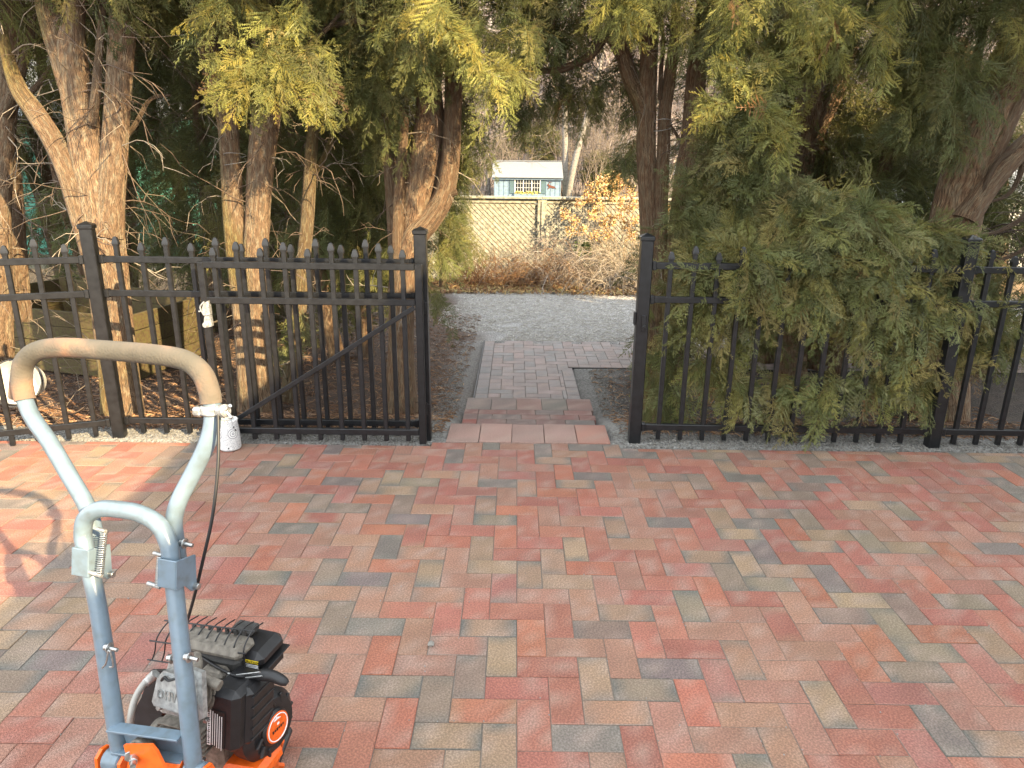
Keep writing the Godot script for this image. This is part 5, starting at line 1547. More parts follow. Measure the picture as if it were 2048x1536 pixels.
	for l in lb:
		var st := begin()
		tube(st, smooth_path(l, 7), 8, 0.08)
		part("limb", done(st), M.bark, b)
	hang = Vector3(0.05, -0.38, 0.75)
	crown(b, [[Vector4(1.241, 2.008, -4.3, 0.087), 34, 1, 0.7], [Vector4(1.284, 1.845, -4.2, 0.108), 44, 1, 0.7, Vector3(0.8, 1.2, 1)], [Vector4(1.133, 2.11, -4.2, 0.051), 10, 2, 0.9], [Vector4(1.313, 1.845, -4, 0.05), 15, 2, 0.9, Vector3(0.8, 1.2, 1)], [Vector4(1.392, 1.734, -4, 0.072), 27, 2, 0.9], [Vector4(1.085, 1.907, -4.2, 0.047), 10, 2, 0.9], [Vector4(1.189, 1.689, -4.3, 0.134), 58, 0, 0.6], [Vector4(1.342, 1.581, -4.25, 0.12), 44, 1, 0.6],
		[Vector4(1.153, 1.437, -4.4, 0.116), 44, 0, 0.6], [Vector4(1.355, 1.332, -4.25, 0.16), 78, 1, 0.5], [Vector4(1.565, 1.436, -4.15, 0.096), 30, 1, 0.6], [Vector4(1.846, 1.396, -4.2, 0.08), 22, 1, 0.7], [Vector4(1.633, 1.266, -4.05, 0.172), 102, 1, 0.5], [Vector4(1.97, 1.242, -4.05, 0.173), 102, 1, 0.5], [Vector4(2.341, 1.182, -4.15, 0.157), 75, 1, 0.6], [Vector4(2.499, 0.954, -4.15, 0.113), 51, 1, 0.6],
		[Vector4(1.145, 1.1, -4.25, 0.139), 61, 1, 0.5], [Vector4(1.327, 1.013, -4.05, 0.176), 99, 1, 0.5], [Vector4(1.653, 0.968, -4, 0.174), 102, 1, 0.5], [Vector4(1.994, 0.943, -4, 0.174), 102, 1, 0.5], [Vector4(2.323, 0.824, -4.05, 0.158), 78, 1, 0.5], [Vector4(1.177, 0.791, -4.15, 0.138), 54, 1, 0.6], [Vector4(1.402, 0.744, -4.1, 0.091), 26, 1, 0.7], [Vector4(2.026, 0.703, -4.05, 0.113), 34, 1, 0.6], [Vector4(2.243, 0.617, -4.05, 0.114), 44, 1, 0.6],
		[Vector4(1.077, 0.427, -4.5, 0.127), 37, 0, 0.7], [Vector4(1.184, 0.393, -4.15, 0.109), 44, 1, 0.7], [Vector4(1.361, 0.3, -4.1, 0.108), 36, 1, 0.7], [Vector4(1.615, 0.288, -4.05, 0.116), 42, 1, 0.7], [Vector4(1.88, 0.307, -4.05, 0.116), 44, 1, 0.7], [Vector4(2.145, 0.326, -4.05, 0.116), 42, 1, 0.7], [Vector4(2.438, 0.345, -4.05, 0.107), 36, 1, 0.7],
		[Vector4(1.492, 0.475, -4.6, 0.156), 34, 0, 0.5], [Vector4(2.749, 0.721, -4.15, 0.092), 37, 1, 0.7], [Vector4(2.964, 0.559, -4.2, 0.094), 37, 1, 0.7], [Vector4(2.694, 0.55, -4.1, 0.068), 20, 1, 0.8], [Vector4(1.04, 0.805, -4.4, 0.072), 17, 0, 0.7], [Vector4(1.013, 1.32, -4.4, 0.084), 30, 0, 0.7], [Vector4(1.042, 1.064, -4.3, 0.093), 34, 1, 0.7], [Vector4(1.061, 0.937, -4.15, 0.09), 30, 1, 0.7], [Vector4(2.465, 1.132, -4.1, 0.102), 40, 1, 0.7], [Vector4(1.019, 0.605, -4.3, 0.086), 24, 1, 0.7], [Vector4(1.005, 0.183, -4.3, 0.089), 24, 1, 0.8], [Vector4(1.059, 1.224, -4.5, 0.096), 27, 0, 0.6]], "sprays")
	hang = Vector3(0.05, -0.75, 0.35)
	# 8: the big leaning tree on the right
	t = thing("cedar_tree", "massive cedar leaning right at the right edge, with split limbs", "tree", Vector3.ZERO, 0.0, trees)
	var s8 := [[Vector4(3.178, -0.251, -5, 0.186), Vector4(3.098, 0.25, -5, 0.167), Vector4(3.037, 0.689, -5, 0.159), Vector4(2.999, 1.072, -5, 0.159), Vector4(3.002, 1.373, -5, 0.156), Vector4(3.035, 1.664, -5, 0.15), Vector4(3.083, 1.915, -5, 0.144), Vector4(3.152, 2.128, -5, 0.136), Vector4(3.254, 2.394, -5, 0.124), Vector4(3.389, 2.762, -5, 0.102), Vector4(3.563, 3.397, -5, 0.065)]]
	s8.append([Vector4(2.977, 1.149, -4.9, 0.101), Vector4(3.032, 1.378, -4.9, 0.083), Vector4(3.085, 1.601, -4.9, 0.069), Vector4(3.137, 1.818, -4.9, 0.061), Vector4(3.203, 2.029, -4.9, 0.054), Vector4(3.293, 2.264, -4.9, 0.047), Vector4(3.438, 2.63, -4.9, 0.034)])
	s8.append([Vector4(2.977, 1.251, -4.85, 0.083), Vector4(3.057, 1.428, -4.85, 0.075), Vector4(3.154, 1.586, -4.85, 0.071), Vector4(3.269, 1.726, -4.85, 0.064), Vector4(3.425, 1.879, -4.85, 0.054), Vector4(3.659, 2.088, -4.85, 0.038)])
	s8.append([Vector4(3.041, 1.601, -5.1, 0.044), Vector4(3.028, 1.889, -5.1, 0.037), Vector4(3.006, 2.198, -5.1, 0.03), Vector4(3.01, 2.495, -5.1, 0.023), Vector4(2.987, 2.838, -5.1, 0.016)])
	trunk(t, s8, [[Vector4(3.018, 1.382, -4.8, 0.023), Vector4(3.07, 1.601, -4.8, 0.016), Vector4(3.178, 1.693, -4.8, 0.013)], [Vector4(3.44, 1.88, -4.87, 0.026), Vector4(3.455, 1.605, -4.87, 0.023), Vector4(3.406, 1.319, -4.87, 0.018), Vector4(3.237, 1.181, -4.87, 0.013), Vector4(3.091, 1.159, -4.87, 0.008)], [Vector4(3.541, 1.949, -4.9, 0.026), Vector4(3.58, 1.512, -4.9, 0.021), Vector4(3.514, 1.155, -4.9, 0.017), Vector4(3.345, 1.002, -4.9, 0.012), Vector4(3.146, 0.976, -4.9, 0.007)], [Vector4(3.275, 1.726, -4.86, 0.021), Vector4(3.284, 1.541, -4.86, 0.018), Vector4(3.23, 1.414, -4.86, 0.013), Vector4(3.109, 1.365, -4.86, 0.008)]], Color(0.85, 0.8, 0.76))
	dead_twigs(t, [[Vector4(3.617, 1.38, -5, 0.014), Vector4(3.443, 1.246, -5, 0.014), Vector4(3.329, 1.143, -5, 0.014), Vector4(3.192, 1.142, -5, 0.014)], [Vector4(3.768, 1.035, -5.1, 0.014), Vector4(3.573, 0.963, -5.1, 0.014), Vector4(3.354, 0.996, -5.1, 0.014)]], 70, 0.15, 0.5, [Color(0.10, 0.07, 0.05), Color(0.14, 0.10, 0.07)])
	upper_crown(t, Vector3(2.6, 3.0, -5.9), Vector3(3.4, 6.0, -4.5), 24, 9)
	crown(t, [[Vector4(2.532, 2.399, -4.9, 0.311), 76, 0, 0.5], [Vector4(2.544, 2.061, -4.7, 0.305), 76, 0, 0.5], [Vector4(2.814, 2.385, -4.8, 0.275), 56, 0, 0.5], [Vector4(2.505, 1.896, -4.8, 0.221), 34, 0, 0.6], [Vector4(2.648, 1.833, -4.7, 0.186), 34, 0, 0.6], [Vector4(2.86, 2.405, -4.6, 0.175), 26, 1, 0.6], [Vector4(2.456, 2.448, -5.2, 0.265), 40, 0, 0.4], [Vector4(2.936, 1.6, -5.8, 0.311), 24, 0, 0.4], [Vector4(3.232, 1.335, -5.9, 0.32), 24, 0, 0.4], [Vector4(3.737, 0.49, -5.3, 0.227), 20, 0, 0.6], [Vector4(3.651, 0.717, -5.3, 0.149), 12, 0, 0.6],
		[Vector4(2.358, 2.912, -4.7, 0.575), 120, 0, 0.3], [Vector4(2.964, 2.946, -4.8, 0.587), 110, 0, 0.3], [Vector4(2.677, 3.645, -4.9, 0.8), 130, 1, 0.2], [Vector4(3.239, 2.389, -4.8, 0.183), 20, 0, 0.4]])

# the upper crowns, mostly above the frame
func upper_crown(t: Node3D, lo: Vector3, hi: Vector3, n: int, over := 0) -> void:
	var cl := []
	for i in n:
		cl.append([Vector4(rnd(lo.x, hi.x), rnd(lo.y, hi.y), rnd(lo.z, hi.z), 0.55), 22, 0 if rng.randf() < 0.6 else 1, 0.0, Vector3.ONE, 2.0])
	# added unseen boughs over the fence, placed to dapple the sprays with shade
	for i in over:
		cl.append([Vector4(rnd(lo.x, hi.x), rnd(3.05, 3.9), rnd(-3.75, -3.05), 0.36), 16, 1, 0.0, Vector3.ONE, 1.4])
	crown(t, cl)

# evergreens standing behind, seen as a dark mass between the stems
func back_trees() -> void:
	rng.seed = 808
	var spots := [
		["shaded evergreen behind the stems at the far left", Vector3(-6.6, -0.2, -7.7), 5.4, 443],
		["shaded evergreen in the far left corner", Vector3(-7.6, -0.2, -9.2), 5.6, 443],
		["shaded evergreen behind the raised bed corner", Vector3(-5.6, -0.2, -8.9), 5.6, 443],
		["shaded evergreen standing behind the big cedar clump", Vector3(-4.7, -0.2, -8.3), 5.4, 443],
		["shaded evergreen filling the gap left of the twin trunk", Vector3(-3.9, -0.2, -9.0), 5.6, 485],
		["shaded evergreen just left of the twin trunk's sprays", Vector3(-3.2, -0.2, -7.9), 5.4, 485],
		["shaded evergreen behind the twin trunk and the gate", Vector3(-2.35, -0.2, -7.3), 5.2, 506],
		["shaded evergreen close behind the forked gate post tree", Vector3(-1.45, -0.2, -6.6), 4.6, 443],
		["short shaded evergreen behind the bush, left of the V trunk", Vector3(2.2, -0.2, -6.7), 1.9, 161],
		["short shaded evergreen between the V trunk and the leaning tree", Vector3(2.95, -0.2, -6.4), 2.1, 223],
		["short shaded evergreen behind the leaning tree's base", Vector3(3.7, -0.2, -6.6), 1.8, 186],
		["short shaded evergreen behind the right edge fence panel", Vector3(5.2, -0.2, -6.6), 1.4, 136],
		["shaded evergreen beyond the right edge of the fence", Vector3(6.9, -0.2, -8.6), 4.6, 260],
		["tall shaded evergreen farthest right behind the fence", Vector3(8.4, -0.2, -8.2), 5.0, 260]]
	for k in spots.size():
		var s: Array = spots[k]
		var t := thing("evergreen_tree", s[0], "tree", Vector3.ZERO, 0.0, "dark evergreens behind the cedars")
		var p: Vector3 = s[1]
		var stems := []
		for e in 3:
			var a := rvec() * Vector3(0.25, 0, 0.25)
			var lean := rvec() * Vector3(0.5, 0, 0.3)
			stems.append([Vector4(p.x + a.x, p.y - 0.05, p.z + a.z, 0.075), Vector4(p.x + a.x * 1.5 + lean.x * 0.25, p.y + 1.4, p.z + a.z * 1.5, 0.062), Vector4(p.x + a.x * 2.0 + lean.x * 0.6, p.y + 2.8, p.z + lean.z, 0.05), Vector4(p.x + lean.x, p.y + s[2], p.z + lean.z, 0.02)])
		trunk(t, stems, [], Color(0.85, 0.8, 0.76))
		dead_twigs(t, stems, 150 if k < 7 else 50, 0.4, 1.3, GREYTWIG)
		var cl := []
		var w := 0.9 if k != 7 else 0.5
		for e in 9:
			var y: float = p.y + 0.9 + (s[2] - 0.6) * e / 8.0
			var r := w * (1.0 - 0.25 * absf(e - 4.0) / 4.0)
			cl.append([Vector4(p.x + rnd(-0.3, 0.3) * w, y, p.z + rnd(-0.3, 0.3), r), int(s[3] / 9.0 * (0.5 if e < 2 and k < 6 else 1.0)), 0, 0.1, Vector3.ONE, 1.9])
		crown(t, cl)

# ---------------------------------------------------------------- beyond the fence
func lattice_fence() -> void:
	var zf := -11.45
	var t := thing("lattice_fence", "cream wooden lattice fence with solid top rail behind the yard", "fence", Vector3(0, -0.25, zf))
	var posts := [-4.45, -2.05, 0.40, 2.85, 5.3]
	var top := 1.31
	for x in posts:
		part("post", box_mesh(Vector3(0.14, top, 0.09), 0.004, Vector3(x, top * 0.5, 0.02)), M.cedar, t)
		part("post_batten", box_mesh(Vector3(0.05, top - 0.05, 0.02), 0.002, Vector3(x + 0.015, top * 0.5, 0.075)), M.cedar, t)
	for i in posts.size() - 1:
		var a: float = posts[i] + 0.072
		var b: float = posts[i + 1] - 0.072
		part("cap", box_mesh(Vector3(posts[i + 1] - posts[i] - 0.004, 0.035, 0.15), 0.004, Vector3((posts[i] + posts[i + 1]) * 0.5, top + 0.03, 0.02)), M.cedar, t)
		part("rail", box_mesh(Vector3(b - a, 0.06, 0.04), 0.003, Vector3((a + b) * 0.5, top - 0.025, 0.02)), M.cedar, t)
		part("rail", box_mesh(Vector3(b - a, 0.06, 0.04), 0.003, Vector3((a + b) * 0.5, 0.09, 0.02)), M.cedar, t)
		var st := begin()
		var lo := 0.08
		var hi := top - 0.055
		for dirn in [1.0, -1.0]:
			var p := a - (hi - lo)
			while p < b + (hi - lo):
				# the slat x = p + s, y = hi - s (falling to the right) or rising
				var s0 := maxf(0.0, a - p)
				var s1 := minf(hi - lo, b - p)
				if s1 - s0 > 0.03:
					var q0 := Vector3(p + s0, hi - s0 if dirn > 0.0 else lo + s0, 0.012 if dirn > 0.0 else 0.0)
					var q1 := Vector3(p + s1, hi - s1 if dirn > 0.0 else lo + s1, q0.z)
					bar(st, q0, q1, 0.042 if dirn > 0.0 else 0.030, 0.009, 0.001)
				p += 0.0805
		part("lattice", done(st), M.cedar, t).set_meta("kind", "stuff")

func switch(st: SurfaceTool, p: Vector3, d: Vector3, l: float, r: float, droop: float, forks: int, wild := 0.25) -> void:
	var pp := [Vector4(p.x, p.y, p.z, r)]
	var n := 6
	for k in n:
		d = (d + rvec() * wild + Vector3(0, -droop * (k + 1) / n, 0)).normalized()
		p += d * l / n
		pp.append(Vector4(p.x, p.y, p.z, r * (1.0 - 0.85 * (k + 1) / n)))
		if forks > 0 and k > 0 and rng.randf() < 0.75:
			switch(st, p, (d + rvec() * 0.9).normalized(), l * rnd(0.25, 0.5), r * 0.55, droop, forks - 1, wild)
	tube(st, pp, 3 if r < 0.006 else 4, 0.0, false)

func brush() -> void:
	rng.seed = 61
	var y0 := -0.22
	for b in [["tangled heap of red brown dead stems before the lattice", -0.1, 260, [Color(0.27, 0.13, 0.065), Color(0.34, 0.18, 0.08), Color(0.19, 0.10, 0.055), Color(0.42, 0.26, 0.12)], 0.62, 0.85], ["grey leafless shrub before the lattice beside the fieldstone", 1.05, 190, [Color(0.42, 0.35, 0.28), Color(0.55, 0.48, 0.4), Color(0.3, 0.22, 0.17)], 0.6, 1.25], ["pale brown bare shrub before the lattice, right of the fieldstone", 1.9, 220, [Color(0.5, 0.42, 0.31), Color(0.42, 0.33, 0.24), Color(0.55, 0.47, 0.36)], 0.45, 1.55]]:
		var t := thing("dead_shrub", b[0], "shrub", Vector3(b[1], y0, -10.95))
		var st := begin()
		for i in b[2]:
			var pal: Array = b[3]
			col = pal[rng.randi() % pal.size()]
			var p := Vector3(rnd(-1, 1) * b[4], 0, rnd(-0.25, 0.3))
			var d := Vector3(rnd(-0.9, 0.9), rnd(0.25, 1.2), rnd(-0.35, 0.5)).normalized()
			switch(st, p, d, rnd(0.45, 1.0) * b[5], rnd(0.004, 0.009), 0.5, 2)
		var o := part("stems", done(st), M.twig, t)
		o.set_meta("kind", "stuff")
	# low broad leaves still green among the grey stems
	var gs := thing("green_shrub", "low green leafed shrub under the bare stems by the lattice", "shrub", Vector3.ZERO)
	var lst := begin()
	lst.set_smooth_group(-1)
	for s in [-1.0, 1.0]:
		tri(lst, Vector3(0, 0, 0), Vector3(0.03, 0.006, s * 0.018), Vector3(0.07, -0.01, 0), Vector3.UP)
	var leafm := done(lst)
	var w := []
	for c in [[1.0, 0.12, 0.22], [1.5, 0.2, 0.2], [1.75, 0.1, 0.16], [1.05, 0.5, 0.12], [2.3, 0.2, 0.25]]:
		for i in 90:
			var o: Vector3 = rvec() * c[2]
			w.append(Transform3D(Basis.from_euler(rvec() * 2.0).scaled(Vector3.ONE * rnd(0.7, 1.4)), Vector3(c[0], y0 + c[1] + 0.08, -11.1) + o * Vector3(1, 0.7, 0.6)))
	many("leaves", leafm, M.leaf, gs, w, [Color(0.08, 0.13, 0.035), Color(0.14, 0.2, 0.05), Color(0.2, 0.24, 0.07)])
	# dried hydrangea with papery heads
	var hy := thing("dried_hydrangea", "dried hydrangea with golden brown papery flower heads over the lattice", "hydrangea", Vector3.ZERO)
	var st := begin()
	var heads := []
	var spots := [Vector3(0.733, 0.86, -11), Vector3(0.948, 1.047, -10.95), Vector3(0.879, 0.795, -10.9), Vector3(0.997, 0.65, -10.9), Vector3(1.137, 0.871, -10.9), Vector3(1.25, 0.978, -10.95), Vector3(1.292, 0.763, -10.9), Vector3(1.093, 1.263, -11), Vector3(1.269, 1.233, -10.9), Vector3(1.502, 1.268, -11), Vector3(1.535, 1.092, -10.9), Vector3(1.67, 0.944, -11), Vector3(1.692, 1.202, -10.9), Vector3(1.439, 0.801, -10.9), Vector3(1.645, 0.723, -11), Vector3(1.36, 1.372, -11.1), Vector3(0.81, 0.633, -10.9), Vector3(1.759, 0.812, -10.8), Vector3(2.233, 0.95, -11), Vector3(2.384, 0.665, -10.9), Vector3(1.062, 1.119, -11), Vector3(1.179, 1.103, -10.9), Vector3(1.399, 1.148, -10.9), Vector3(1.595, 1.334, -11), Vector3(1.746, 1.037, -10.9), Vector3(1.531, 0.918, -10.8), Vector3(1.363, 0.589, -10.8), Vector3(1.177, 0.587, -10.8), Vector3(1.713, 0.593, -10.8), Vector3(1.237, 1.358, -11), Vector3(1.472, 1.411, -11)]
	for q in spots:
		col = Color(0.42, 0.33, 0.22)
		var foot := Vector3(1.75 + rnd(-0.45, 0.35), y0, -11.0 + rnd(-0.1, 0.2))
		var m: Vector3 = foot.lerp(q, 0.5) + Vector3(rnd(-0.05, 0.05), 0.12, 0)
		tube(st, smooth_path([Vector4(foot.x, foot.y, foot.z, 0.006), Vector4(m.x, m.y, m.z, 0.0045), Vector4(q.x, q.y, q.z, 0.003)], 5), 4, 0.0, false)
		for i in 64:
			var o := rvec().normalized()
			heads.append(Transform3D(Basis.from_euler(rvec() * 3.0).scaled(Vector3.ONE * rnd(0.5, 0.9)), q + o * rnd(0.04, 0.10)))
	part("stems", done(st), M.twig, hy).set_meta("kind", "stuff")
	many("flower_heads", leafm, M.leaf, hy, heads, [Color(0.56, 0.36, 0.14), Color(0.66, 0.46, 0.2), Color(0.44, 0.26, 0.1), Color(0.6, 0.42, 0.22), Color(0.34, 0.2, 0.1)])
	# golden conifer by the left end of the lattice
	var g := thing("golden_conifer", "yellow gold conifer at the left end of the lattice fence", "conifer", Vector3.ZERO)
	trunk(g, [[Vector4(-1.1, y0, -10.6, 0.05), Vector4(-1.1, 0.8, -10.6, 0.035), Vector4(-1.1, 1.9, -10.6, 0.01)]], [])
	crown(g, [[Vector4(-0.77, 1.462, -10.5, 0.184), 40, 2, 0.7], [Vector4(-0.915, 1.152, -10.5, 0.257), 60, 2, 0.7], [Vector4(-0.956, 0.803, -10.5, 0.289), 60, 2, 0.7], [Vector4(-1.093, 1.763, -10.6, 0.283), 50, 2, 0.7], [Vector4(-0.998, 0.446, -10.5, 0.248), 36, 1, 0.7]])

func garden_shed() -> void:
	var z := -36.0
	var a: Vector3 = Vector3(-1.106, 0.223, -36)
	var b: Vector3 = Vector3(2.149, 0.212, -36)
	var wl := a.x
	var wr := b.x
	var eave: float = Vector3(0.399, 0.992, -36).y
	var ridge: float = Vector3(0.387, 1.711, -36).y
	var base := -0.25
	var d := 2.6
	var t := thing("garden_shed", "pale blue garden shed with grey shingle roof beyond the lattice fence", "shed", Vector3.ZERO)
	part("wall", box_mesh(Vector3(wr - wl, eave - base, d), 0.01, Vector3((wl + wr) * 0.5, (eave + base) * 0.5, z - d * 0.5)), M.shed_wall, t)
	var n := 14
	for k in n + 1:
		part("batten", box_mesh(Vector3(0.035, eave - base - 0.1, 0.025), 0.004, Vector3(lerpf(wl + 0.03, wr - 0.03, float(k) / n), (eave + base) * 0.5 - 0.05, z + 0.012)), M.shed_trim, t)
	part("fascia", box_mesh(Vector3(wr - wl + 0.16, 0.13, 0.05), 0.006, Vector3((wl + wr) * 0.5, eave - 0.02, z + 0.10)), M.shed_trim, t)
	# roof: two slopes, the near one laid in shingle courses
	var rd := d * 0.5
	var run := rd + 0.2
	var courses := 9
	var roof := Node3D.new()
	for k in courses:
		var f0 := float(k) / courses
		var f1 := float(k + 1) / courses
		var y0 := lerpf(eave, ridge, f0)
		var z0 := z + 0.2 - run * f0
		var st := begin()
		var q0 := Vector3((wl + wr) * 0.5, y0 + 0.02, z0)
		var q1 := Vector3((wl + wr) * 0.5, lerpf(eave, ridge, f1) + 0.03, z + 0.2 - run * f1)
		var dz := (q1 - q0).normalized()
		rbox(st, (q0 + q1) * 0.5, Vector3(wr - wl + 0.2, 0.03, q0.distance_to(q1) + 0.03), 0.004, Basis(Vector3(1, 0, 0), Vector3(1, 0, 0).cross(dz) * -1.0, -dz))
		part("shingle_course", done(st), M.shingle, t)
	roof.free()
	var st2 := begin()
	plate(st2, [Vector3(wl - 0.1, eave, z - d - 0.2), Vector3(wl - 0.1, ridge + 0.02, z - rd), Vector3(wr + 0.1, ridge + 0.02, z - rd), Vector3(wr + 0.1, eave, z - d - 0.2)], Vector3(0, rd, -(ridge - eave)).normalized(), 0.03)
	part("roof", done(st2), M.shingle, t)
	for x in [wl + 0.01, wr - 0.01]:
		var st3 := begin()
		plate(st3, [Vector3(x, eave, z), Vector3(x, ridge, z - rd), Vector3(x, eave, z - d)], Vector3(1, 0, 0), 0.03)
		part("gable", done(st3), M.shed_wall, t)
	# window of three sashes with shutters, a box of flowers under it
	var w0: Vector3 = Vector3(-0.087, 0.939, -36)
	var w1: Vector3 = Vector3(1.144, 0.295, -36)
	var win := part("window", box_mesh(Vector3(w1.x - w0.x, w0.y - w1.y, 0.04), 0.004, Vector3((w0.x + w1.x) * 0.5, (w0.y + w1.y) * 0.5, z + 0.02)), M.glass, t)
	for k in 4:
		part("mullion", box_mesh(Vector3(0.04, w0.y - w1.y, 0.05), 0.004, Vector3(lerpf(w0.x, w1.x, k / 3.0), (w0.y + w1.y) * 0.5, z + 0.045)), M.white, win)
	for k in 3:
		for e in 2:
			part("glazing_bar", box_mesh(Vector3(0.012, w0.y - w1.y, 0.02), 0.002, Vector3(lerpf(w0.x, w1.x, (k + (e + 1) / 3.0) / 3.0), (w0.y + w1.y) * 0.5, z + 0.046)), M.white, win)
		part("glazing_bar", box_mesh(Vector3((w1.x - w0.x) / 3.0 - 0.05, 0.012, 0.02), 0.002, Vector3(lerpf(w0.x, w1.x, (k + 0.5) / 3.0), lerpf(w0.y, w1.y, 0.3), z + 0.046)), M.white, win)
		part("glazing_bar", box_mesh(Vector3((w1.x - w0.x) / 3.0 - 0.05, 0.012, 0.02), 0.002, Vector3(lerpf(w0.x, w1.x, (k + 0.5) / 3.0), lerpf(w0.y, w1.y, 0.62), z + 0.046)), M.white, win)
	for s in [w0.x - 0.15, w1.x + 0.15]:
		part("shutter", box_mesh(Vector3(0.22, w0.y - w1.y + 0.06, 0.03), 0.004, Vector3(s, (w0.y + w1.y) * 0.5, z + 0.03)), M.shutter, t)
	part("flower_box", box_mesh(Vector3(w1.x - w0.x + 0.1, 0.16, 0.2), 0.006, Vector3((w0.x + w1.x) * 0.5, w1.y - 0.12, z + 0.13)), M.shed_trim, t)
	rng.seed = 71
	var peb := pebble_mesh(3)
	var w := []
	for i in 160:
		w.append(Transform3D(Basis.from_euler(rvec() * 3.0).scaled(Vector3(1, 0.5, 1) * rnd(0.025, 0.06)), Vector3(rnd(w0.x, w1.x), w1.y - 0.02 + rnd(-0.06, 0.10), z + rnd(0.06, 0.24))))
	var fl := many("flowers", peb, M.litter, self, w, [Color(0.62, 0.52, 0.12), Color(0.25, 0.28, 0.09), Color(0.55, 0.42, 0.16), Color(0.4, 0.36, 0.12)])
	tag(fl, "yellow flowers and leaves in the shed's window box", "flowers")
	# leaping deer cut-out on the wall
	var o: Vector3 = Vector3(1.699, 0.584, -36)
	var dz2 := thing("deer_ornament", "rusty leaping deer silhouette hung on the shed wall", "wall ornament", Vector3(o.x, o.y, z + 0.03))
	var sd := begin()
	plate(sd, [Vector3(-0.22, 0.10, 0), Vector3(-0.15, 0.16, 0), Vector3(-0.10, 0.10, 0), Vector3(0.02, 0.06, 0), Vector3(0.14, 0.03, 0), Vector3(0.24, -0.10, 0), Vector3(0.17, -0.05, 0), Vector3(0.08, -0.06, 0), Vector3(-0.06, -0.03, 0), Vector3(-0.20, -0.12, 0), Vector3(-0.13, 0.01, 0)], Vector3(0, 0, 1), 0.02)
	part("body", done(sd), M.rust, dz2)
	sd = begin()
	for e in [[Vector3(-0.15, 0.15, 0), Vector3(-0.06, 0.24, 0)], [Vector3(-0.11, 0.19, 0), Vector3(-0.12, 0.26, 0)], [Vector3(-0.08, 0.22, 0), Vector3(0.02, 0.23, 0)]]:
		rod(sd, e[0], e[1], 0.012, 6)
	part("antlers", done(sd), M.rust, dz2)

func bare_tree(st: SurfaceTool, p: Vector3, d: Vector3, l: float, r: float, depth: int) -> void:
	var pp := [Vector4(p.x, p.y, p.z, r)]
	for k in 3:
		d = (d + rvec() * 0.16 + Vector3(0, 0.04, 0)).normalized()
		p += d * l / 3.0
		pp.append(Vector4(p.x, p.y, p.z, r * (1.0 - 0.14 * (k + 1))))
		if depth > 0 and k < 2:
			bare_tree(st, p, (d + rvec() * 0.85).normalized(), l * rnd(0.5, 0.75), r * 0.5, depth - 1)
	tube(st, pp, 3 if depth < 3 else 6, 0.0, false)
	if depth > 0:
		for k in 2:
			bare_tree(st, p, (d + rvec() * 0.65).normalized(), l * rnd(0.62, 0.82), r * 0.62, depth - 1)

